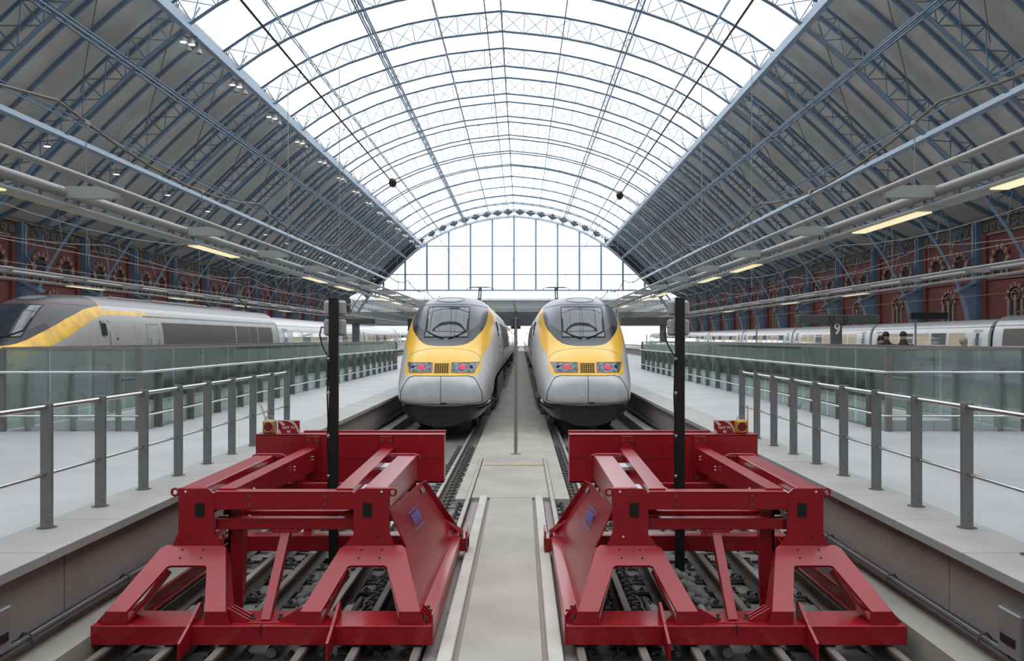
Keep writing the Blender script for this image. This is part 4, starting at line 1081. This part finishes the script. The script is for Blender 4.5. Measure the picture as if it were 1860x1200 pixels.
# grey hydraulic unit wrapped on the centre rail, and rod
for cx, m, nm in ((TL, 1, 'left'), (TR, -1, 'right')):
    h = empty('cable_bundle', (cx+m*.0, 8.6, -.157)); tag(h, 'lumpy pale grey wrapped pipe joint lying between the rails under the %s buffer stop' % nm, 'pipe joint')
    a = MB()
    rnd = random.Random(3)
    for k in range(22): a.sphere((m*(.02+rnd.uniform(-.07, .07)), -.45+k*.05, .10+rnd.uniform(-.02, .05)), .045+rnd.uniform(0, .025), 7, 5, 1, 1.2, .8)
    a.build('wrapping', mat('pale_wrap', (0.22, 0.22, 0.205), 0.9, var=.3, scale=14, bump=.8), h)
    MB().tube([(m*.02, -.5, .08), (m*.03, -1.6, .06)], .045, 8).build('pipe', GREY, h)
    f = empty('rail_clamp', (cx+m*.54, 7.75, -.157)); tag(f, 'grey steel clamp unit beside the walkway-side rail under the %s buffer stop' % nm, 'clamp')
    MB().bbox(-.045, .045, -.35, .1, .02, .20, .02).bbox(-.05, .05, -.2, .0, .05, .23, .02).build('body', GREY, f)
    MB().tube([(0, .1, .12), (0, .5, .12)], .03, 8).build('rod', DGREY, f)

# thin grey post between the trains
p = empty('lamp_post', (-.135, 18.62, -.03)); tag(p, 'thin grey post with small twin lamp box on the walkway between the trains', 'post')
MB().tube([(0,0,0), (0,0,2.98)], .036, 12).build('pole', GREY, p); MB().tube([(0,0,0), (0,0,.02)], .11, 16).build('base_plate', GREY, p)
MB().bbox(-.11, -.03, -.05, .05, 2.76, 2.97, .01).bbox(.03, .11, -.05, .05, 2.76, 2.97, .01).bbox(-.11, .11, -.02, .06, 2.72, 2.77, .005).build('lamp_box', DGREY, p)

# ------------------------------------------------------------------ railings beside the tracks
def post_mesh(h=1.10): return MB().bbox(-.052, .052, -.015, .015, 0, h, .003)
for x, sg, nm in ((-4.165, -1, 'left'), (3.90, 1, 'right')):
    t = empty('platform_railing', (x, 0, PZ)); tag(t, 'stainless steel railing with flat posts along the %s platform edge' % nm, 'railing', 'platform railings')
    ys = [7.48+.955*k for k in range(-6, 9)]
    first = None
    for y in ys:
        if first is None: first = post_mesh().build('post', POST, t); first.location.y = y; c = first; pl_ = MB().tube([(0,0,.003), (0,0,.008)], .085, 18).build('base_ring', STEEL, first); bo = MB()
        else:
            c = copy_tree(first, t); c.location.y = y
    for z, r, n_ in ((1.062, .022, 'handrail'), (.475, .016, 'lower_rail')):
        for a, b in zip(ys, ys[1:]): pass
        MB().tube([(0, ys[0]-.3, z), (0, ys[-1]+.02, z)], r, 14).build(n_, STEEL, t)
    for y in ys:
        for z in (.06, .14): MB().tube([(sg*.0+.018, y-.015, z), (.018, y-.019, z)], .009, 8).build('bolt', BOLT, t)

# glass balustrades round the two openings in the platforms
def balustrade(x, sg, nm, outer=False):
    t = empty('glass_balustrade', (x, VY0-.05, PZ)); tag(t, 'green-tinted glass balustrade round the stair opening in the %s platform' % nm, 'balustrade', 'glass balustrades')
    L = 31.3; W2 = 2.45; H = 1.49
    runs = [((0,0), (0,L)), ((0,0), (sg*W2,0)), ((sg*W2,0), (sg*W2,L)), ((0,L), (sg*W2,L))]
    for ri, ((x0,y0), (x1,y1)) in enumerate(runs):
        ln = math.hypot(x1-x0, y1-y0); n = 20 if ln > 10 else 3; d = ((x1-x0)/ln, (y1-y0)/ln); nv = (-d[1], d[0])
        for k in range(n):
            a, b = ln*k/n+.012, ln*(k+1)/n-.012
            P0 = (x0+d[0]*a, y0+d[1]*a); P1 = (x0+d[0]*b, y0+d[1]*b); h = .006
            MB().hexa([(P0[0]-nv[0]*h,P0[1]-nv[1]*h,.02),(P1[0]-nv[0]*h,P1[1]-nv[1]*h,.02),(P1[0]+nv[0]*h,P1[1]+nv[1]*h,.02),(P0[0]+nv[0]*h,P0[1]+nv[1]*h,.02),
                       (P0[0]-nv[0]*h,P0[1]-nv[1]*h,H-.02),(P1[0]-nv[0]*h,P1[1]-nv[1]*h,H-.02),(P1[0]+nv[0]*h,P1[1]+nv[1]*h,H-.02),(P0[0]+nv[0]*h,P0[1]+nv[1]*h,H-.02)]).build('glass_panel', GLS_GREEN, t)
            # inner posts with small glass clamps
            ins = -1 if (ri == 0 or ri == 3) else 1
            off = .07
            side = {0: (sg*off, 0), 1: (0, off), 2: (-sg*off, 0), 3: (0, -off)}[ri]
            px, py = x0+d[0]*ln*(k+.5)/n+side[0], y0+d[1]*ln*(k+.5)/n+side[1]
            if ri in (0, 2): m_ = MB().bbox(px-.05, px+.05, py-.015, py+.015, 0, 1.12, .003)
            else: m_ = MB().bbox(px-.05, px+.05, py-.015, py+.015, 0, 1.12, .003)
            po = m_.build('post', POST, t)
            MB().box(px-side[0]-.035, px-side[0]+.035, py-side[1]-.035, py-side[1]+.035, 1.02, 1.10).build('glass_clamp', STEEL, po)
        MB().bar((x0, y0, H), (x1, y1, H), .045, .04).build('top_rail', GREY, t)
    for cx_, cy_ in ((0,0), (sg*W2,0), (0,L), (sg*W2,L)): MB().bbox(cx_-.05, cx_+.05, cy_-.05, cy_+.05, 0, H, .004).build('corner_post', POST, t)
    # bright tubular handrails on the track side and towards the concourse
    for z, r in ((1.06, .024), (.28, .020)):
        MB().tube([(-sg*.09, L+.3, z), (-sg*.09, -.05, z), (sg*W2+sg*3.0, -.12, z)], r, 12).build('handrail' if z > 1 else 'lower_rail', STEEL, t)
    for k in range(20):
        y = .8+k*1.565
        MB().box(-sg*.085, -sg*.01, y-.008, y+.008, 1.03, 1.05).build('rail_bracket', STEEL, t)
        # track-side posts carrying the lower rails
        if k % 1 == 0: MB().bbox(-sg*.035-.045, -sg*.035+.045, y-.012, y+.012, 0, 1.04, .003).build('post', POST, t)
    return t
balustrade(VL[1], -1, 'left'); balustrade(VR[0], 1, 'right')
# stairs and ramps seen inside the openings
for x0, x1, nm in ((-9.15, -6.98, 'left'), (6.7, 8.9, 'right')):
    t = empty('escalator', ((x0+x1)/2, VY0+1, 0)); tag(t, 'pale escalator slope descending inside the glass balustrade of the %s platform' % nm, 'escalator')
    w = (x1-x0)/2
    for s in (-1, 1):
        MB().prism([(2, .9), (4, .9), (14, -4.4), (12.6, -4.4), (2, .55)], 'x', s*.55-.05, s*.55+.05).build('side_panel', WHITE, t)
        MB().tube([(s*.55, 2, 1.6), (s*.55, 4.2, 1.6), (s*.55, 14.2, -3.6)], .04, 8).build('handrail', BLACK, t)
    MB().prism([(2, .7), (4, .7), (14, -4.4), (13, -4.45), (2, .5)], 'x', -.5, .5).build('step_band', DGREY, t)
    MB().box(-w, w, 1.2, 3, .45, .8).build('landing', PLAT, t)
for x, nm in ((VL[0]-.02, 'left'), (VR[1]+.02, 'right')):
    MB().box(x-.03, x+.03, VY0, VY1, -4.5, PZ-.36).build('trim_1' if nm == 'left' else 'trim_2', WHITE, None, 'structure')

# ------------------------------------------------------------------ lighting gantries over the platforms
def gantry(xb, xt, z, y0, n, st, label, sg, big=True, lits=(), zoff=0.0):
    t = empty('lighting_gantry', (xb, 0, z)); tag(t, label, 'lighting gantry', 'lighting gantries')
    dx = xt-xb; r = .10 if big else .09
    ye = y0+n*st
    MB().tube([(0, y0-3, 0), (0, ye, 0)], r, 18).build('main_tube', GREY, t)
    MB().tube([(dx, y0-3, .0), (dx, ye, .0)], .055, 12).build('slim_tube', GREY, t)
    s = 1 if dx > 0 else -1
    for k in range(n+1):
        y = y0+k*st
        a = MB().prism([(s*.08, y-.11), (dx-s*.02, y-.03), (dx-s*.02, y+.06), (s*.08, y+.16)], 'z', -.12, .10)
        a.tube([(0, y-.3, 0), (0, y-.14, 0)], r*1.04, 18)
        a.build('bracket', mat('gantry_bracket_grey', (0.30, 0.30, 0.29), 0.45), t)
        if k < n:
            MB().bbox(-.19, .19, y-.1, y+st-.12, -.30, -.24, .01).build('soffit_panel', mat('soffit_pale', (0.27, 0.27, 0.25), 0.35), t)
            MB().box(-.03, .03, y+.5, y+.56, -.25, -.09).build('panel_hanger', GREY, t); MB().box(-.03, .03, y+st-.8, y+st-.74, -.25, -.09).build('panel_hanger', GREY, t)
            lit = k in lits
            ya, yb_ = y+.5, y+.5+3.2
            if lit: MB().bbox(-.15, .15, ya, yb_, -.325, -.295, .01).build('lamp_tube', LAMPON, t)
    return t
Y_G = 15.8-5.7*2
gantry(-8.5, -7.4, EYE+2.72, Y_G, 29, 5.73, 'grey tubular lighting gantry nearest above the left platform', -1, lits=(1, 3, 5, 6, 8, 9, 11, 13, 15, 17, 19, 21))
gantry(7.67, 6.6, EYE+2.72, Y_G-.1, 29, 5.73, 'grey tubular lighting gantry nearest above the right platform', 1, lits=(1, 2, 4, 5, 7, 8, 10, 12, 14, 16, 18, 20))
gantry(-21.0, -19.9, EYE+2.75, Y_G+6, 28, 5.73, 'grey lighting gantry over the outer left platform, above the dusty side train', -1, lits=(5, 7, 9, 11))
gantry(18.3, 17.3, EYE+2.72, Y_G+6, 28, 5.73, 'grey lighting gantry over the outer right platform, above the number 9 pillar', 1, lits=(6, 8, 11))
def wire(name, pts, r, m, label, cat, n=5, group=None):
    o = MB().tube(pts, r, n).build(name, m); tag(o, label, cat, group); return o
def sag(x, z, ya, yb, st, dip, xe=None):
    pts = []; y = ya
    while y < yb-.01:
        e = min(y+st, yb)
        for i in range(6):
            f = i/6; pts.append((x, y+(e-y)*f, z-dip*4*f*(1-f)))
        y = e
    pts.append((x, yb, z)); return pts
for x, nm in ((-8.1, 'left'), (7.3, 'right')):
    zc_ = EYE+4.15
    sp_ = sag(x, zc_, Y0+.2, Y1, 11.46, .45)
    o = wire('suspension_cable', sp_, .028, mat('old_cable', (0.16, 0.14, 0.11), 0.7), 'sagging suspension cable above the nearest %s lighting gantry' % nm, 'cable')
    for k in range(28):
        y = Y_G+k*5.73
        u = y-(Y0+.2); f = (u % 11.46)/11.46; zt = zc_-.45*4*f*(1-f)
        MB().tube([(x, y, EYE+2.72), (x, y, zt)], .012, 5).build('hanger', GREY, o)
        MB().bbox(x-.04, x+.04, y-.09, y+.09, zt-.04, zt+.05, .01).build('cable_clamp', GREY, o)
        if k in (6, 14, 22):
            uu = abs(x-CX); MB().tube([(x, y, zt), (x, y, arch_in(uu)+EYE)], .010, 5).build('roof_hanger', GREY, o)
# overhead contact wires with an insulator above each middle track
for x, nm, yi in ((TL, 'left', 13.8), (TR, 'right', 15.0)):
    o = wire('contact_wire', [(x, Y0+.2, EYE+2.52), (x, yi, EYE+2.52)], .011, BLACK, 'dark overhead wire above the %s middle track' % nm, 'wire')
    MB().tube([(x, yi, EYE+2.52), (x, Y1+60, EYE+2.60)], .007, 5).build('far_wire', DGREY, o)
    ins = empty('wire_insulator', (x, yi, EYE+2.52)); tag(ins, 'dark egg-shaped insulator hanging on the wire above the %s middle track' % nm, 'insulator')
    MB().sphere((0, 0, 0), .075, 12, 10, .85, 1.25, 1.0).build('body', mat('dark_insulator', (0.03, 0.025, 0.022), 0.5), ins)
    MB().tube([(0, -.16, .03), (0, -.07, .01)], .02, 8).tube([(0, .07, 0), (0, .17, -.01)], .02, 8).build('ferrule', DGREY, ins)
wire('ridge_cable', sag(CX, EYE+15.0, Y0+.2, Y1, 60, .5), .03, BLACK, 'thin dark cable hanging just left of the roof ridge', 'cable')
for x, z, nm in ((-13.5, 2.6, 'dusty side train'), (-17.3, 2.6, 'track behind the dusty side train'), (13.3, 2.6, 'empty track right of the number 9 pillar'), (17.0, 2.6, 'second empty track on the right'), (27.4, 2.6, 'silver train by the right wall')):
    o = wire('contact_wire', [(x, Y0+.2, EYE+z), (x, Y1+60, EYE+z)], .011, GREY, 'overhead contact wire above the %s' % nm, 'wire')
    MB().tube(sag(x, EYE+z+1.3, Y0+.2, Y1, 18.4, .5), .012, 5).build('carrier_wire', GREY, o)
    for k in range(22):
        y = Y0+.2+9.2*k; MB().tube([(x, y, EYE+z), (x, y, EYE+z+(1.3 if k % 2 == 0 else .8))], .010, 4).build('dropper', GREY, o)
    # portal arms carrying the wire from hangers to the roof ribs
    for k in (9, 15):
        y = Y0+9.2*k; u = abs(x-CX)
        MB().tube([(x, y, EYE+z+1.3), (x, y, min(arch_in(u), 20)+EYE)], .03, 6).build('hanger_tube', GREY, o)

# ------------------------------------------------------------------ floodlights under the left skylight edge, down-lights on the haunch beam
fl = empty('floodlight_cluster'); 
for i, (dx, dy, dz) in enumerate(((0, 0, 0), (.45, .2, -.1), (-.1, 1.1, -.2), (.5, 1.3, -.3))):
    a = MB().tube([(dx, dy, dz-.15), (dx, dy, dz-.42)], [.13, .24], 12)
    h = a.build('floodlight', BOXG, fl)
    MB().tube([(dx, dy, dz-.421), (dx, dy, dz-.44)], .21, 12).build('lamp_face', FLOODON if i < 2 else STEEL, h)
    MB().tube([(dx, dy, .1), (dx, dy, dz-.15)], .03, 6).build('stem', GREY, h)
MB().bar((-.3, .6, .1), (.7, .6, .1), .1, .1).bar((0, -.2, .1), (0, 1.5, .1), .08, .08).build('mount', GREY, fl)
zf = arch_in(19.45)+EYE-.42
ORD = ['', 'first', 'second', 'third', 'fourth', 'fifth', 'sixth', 'seventh', 'eighth']
def nth(k): return (ORD[k-7]+' from the camera') if k < 15 else (('last' if k == 21 else ORD[22-k]+' last')+', near the glazed end screen')
for k in range(8, 22):
    c = fl if k == 8 else copy_tree(fl)
    c.location = (CX-19.9, Y0+k*BAY+.5, zf)
    tag(c, 'white floodlight cluster under the left skylight edge, '+nth(k), 'floodlight', 'floodlight clusters along the left skylight edge')
dl = empty('down_light'); MB().tube([(0,0,0), (0,0,-.16)], [.12, .26], 14).build('housing', BOXG, dl); MB().tube([(0,0,-.161), (0,0,-.18)], .22, 14).build('lamp_face', FLOODON, dl); MB().tube([(0,0,0), (0,0,.9)], .025, 6).build('stem', GREY, dl)
for k in range(8, 22):
    c = dl if k == 8 else copy_tree(dl)
    c.location = (CX-28.4, Y0+k*BAY+.2, EYE+12.35)
    z_ = arch_in(28.4)+EYE
    tag(c, 'round white down-light below the left pale beam, '+nth(k), 'light', 'down-lights below the left haunch beam')

# ------------------------------------------------------------------ platform signs, screens, people
def sign_gantry(x, y, w, label, number=None, z=3.36, h=.30, pillar=True):
    t = empty('platform_sign', (x, y, PZ)); tag(t, label, 'sign')
    zz = z-PZ
    MB().bbox(-w[0], w[1], -.25, .25, zz-h, zz, .02).build('sign_beam', mat('sign_beam_grey', (0.075, 0.075, 0.07), 0.5), t)
    if pillar: MB().bbox(-.19, .19, -.12, .12, 0, zz, .01).build('pillar', mat('pillar_grey', (0.10, 0.10, 0.095), 0.5), t)
    if number:
        for sg in (-1, 1):
            d = MB().bbox(sg*.26-.09, sg*.26+.09, -.275, -.25, zz-.26, zz-.03, .003).build('display', BLACK, t)
            for r in range(4): MB().box(sg*.26-.06, sg*.26+.05, -.278, -.275, zz-.07-r*.05, zz-.055-r*.05).build('display_row', GREY, d)
        text('platform_number', number, .62, WHITE, t, (0, -.125, zz-.55), (math.pi/2, 0, 0), .004, True, (.8, 1, 1))
    return t
sign_gantry(12.2-.05+0, 33.0, (1.5, 1.6), 'grey platform sign beam with a white number 9 on its pillar', '9', 3.40, .33)
sign_gantry(-9.3, 47.8, (.55, 1.1), 'dark flat sign beam on a thin post left of the left middle train', None, 3.62, .32, True)
sign_gantry(8.6, 52, (2.6, .6), 'dark flat sign beam right of the right middle train', None, 3.8, .5, True)
sc = empty('information_screen', (13.7, 29.5, PZ)); sc.location = (11.3, 24.5, PZ)
tag(sc, 'dark flat information screen on a thin post in front of the silver train', 'screen')
MB().bbox(-.15, .9, -.08, .08, 2.22, 2.42, .01).build('screen_box', BLACK, sc); MB().tube([(.0, 0, 0), (.0, 0, 2.3)], .03, 8).build('post', GREY, sc)
mp_ = empty('display_totem', (-5.0, 40, PZ)); tag(mp_, 'small black screen on a post immediately left of the left middle train', 'screen')
MB().bbox(-.35, .1, -.06, .06, 2.0, 2.6, .01).build('screen_box', BLACK, mp_); MB().tube([(-.1, 0, 0), (-.1, 0, 2.1)], .04, 8).build('post', GREY, mp_)
MB().prism([(-.22, 2.28), (-.05, 2.38), (-.05, 2.32), (.04, 2.32), (.04, 2.24), (-.05, 2.24), (-.05, 2.18)], 'y', -.068, -.06).build('arrow', WHITE, mp_)
for x, y, h, lb in ((11.0, 40, 2.3, 'tall thin grey post at the far end of the right balustrade'), (6.9, 47.2, 1.9, 'thin silver post by the far end of the right glass balustrade')):
    q = MB().tube([(x, y, PZ), (x, y, PZ+h)], .035, 8).build('platform_post', GREY); tag(q, lb, 'post')

def person(x, y, h, yaw, coat, hairm, label, trousers=None):
    t = empty('person', (x, y, PZ)); t.rotation_euler.z = yaw; tag(t, label, 'person', 'people waiting on the right platform')
    k = h/1.75
    me = bpy.data.meshes.new('body'); V = [(0,0,.95),(0,0,1.15),(0,0,1.42),(0,0,1.52),(0,-.01,1.64),(0,-.01,1.74),
        (.10,0,.88),(.11,-.02,.48),(.11,.0,.07),(.11,-.14,.04),(-.10,0,.88),(-.11,.0,.48),(-.11,.02,.07),(-.11,-.12,.04),
        (.19,0,1.40),(.24,0,1.12),(.20,-.16,.98),(.17,-.22,.95),(-.19,0,1.40),(-.24,0,1.12),(-.20,-.16,.98),(-.17,-.22,.95)]
    E = [(0,1),(1,2),(2,3),(3,4),(4,5),(0,6),(6,7),(7,8),(8,9),(0,10),(10,11),(11,12),(12,13),(2,14),(14,15),(15,16),(16,17),(2,18),(18,19),(19,20),(20,21)]
    Rr = [.15,.14,.15,.055,.10,.075,.09,.065,.045,.04,.09,.065,.045,.04,.06,.045,.035,.03,.06,.045,.035,.03]
    me.from_pydata([tuple(c*k for c in v) for v in V], E, []); ob = bpy.data.objects.new('body', me); COL.objects.link(ob); ob.parent = t
    sk_ = ob.modifiers.new('skin', 'SKIN'); ss_ = ob.modifiers.new('sub', 'SUBSURF'); ss_.levels = 2; ss_.render_levels = 2
    for i, r in enumerate(Rr): me.skin_vertices[0].data[i].radius = (r*k, r*k*.85)
    me.skin_vertices[0].data[0].use_root = True
    me.materials.append(SKIN)
    MB().tube([(0,0,.55*k), (0,0,.95*k), (0,0,1.15*k), (0,0,1.38*k), (0,0,1.47*k), (0,0,1.56*k)], [.22*k, .20*k, .19*k, .21*k, .12*k, .08*k], 14).tube([(.19*k,0,1.41*k), (.25*k,0,1.12*k), (.21*k,-.16*k,.98*k)], [.085*k, .07*k, .05*k], 10).tube([(-.19*k,0,1.41*k), (-.25*k,0,1.12*k), (-.21*k,-.16*k,.98*k)], [.085*k, .07*k, .05*k], 10).build('coat', coat, t)
    MB().sphere((0, .02*k, 1.69*k), .108*k, 14, 10, .95, 1.0, 1.05).build('hair', hairm, t)
    lg = MB()
    for s in (-1, 1): lg.tube([(s*.10*k,0,.9*k), (s*.11*k,-.01,.48*k), (s*.11*k,.01,.08*k)], [.105*k, .08*k, .06*k], 10)
    lg.build('trousers', DGREY, t)
    return t
person(10.95, 26.0, 1.72, .3, COAT, HAIR, 'person in a black coat, leftmost of three standing close together by the right balustrade')
person(11.48, 26.9, 1.84, 0, COAT, HAIR, 'person in a black coat, middle of three standing close together by the right balustrade')
person(11.62, 26.0, 1.84, -.3, COAT, HAIR, 'person in a black coat, rightmost of three standing close together by the right balustrade') 
person(11.35, 21.9, 1.66, 1.2, COAT, mat('grey_hair', (.3, .28, .26), .7), 'grey-haired person in a black coat standing apart at the right')
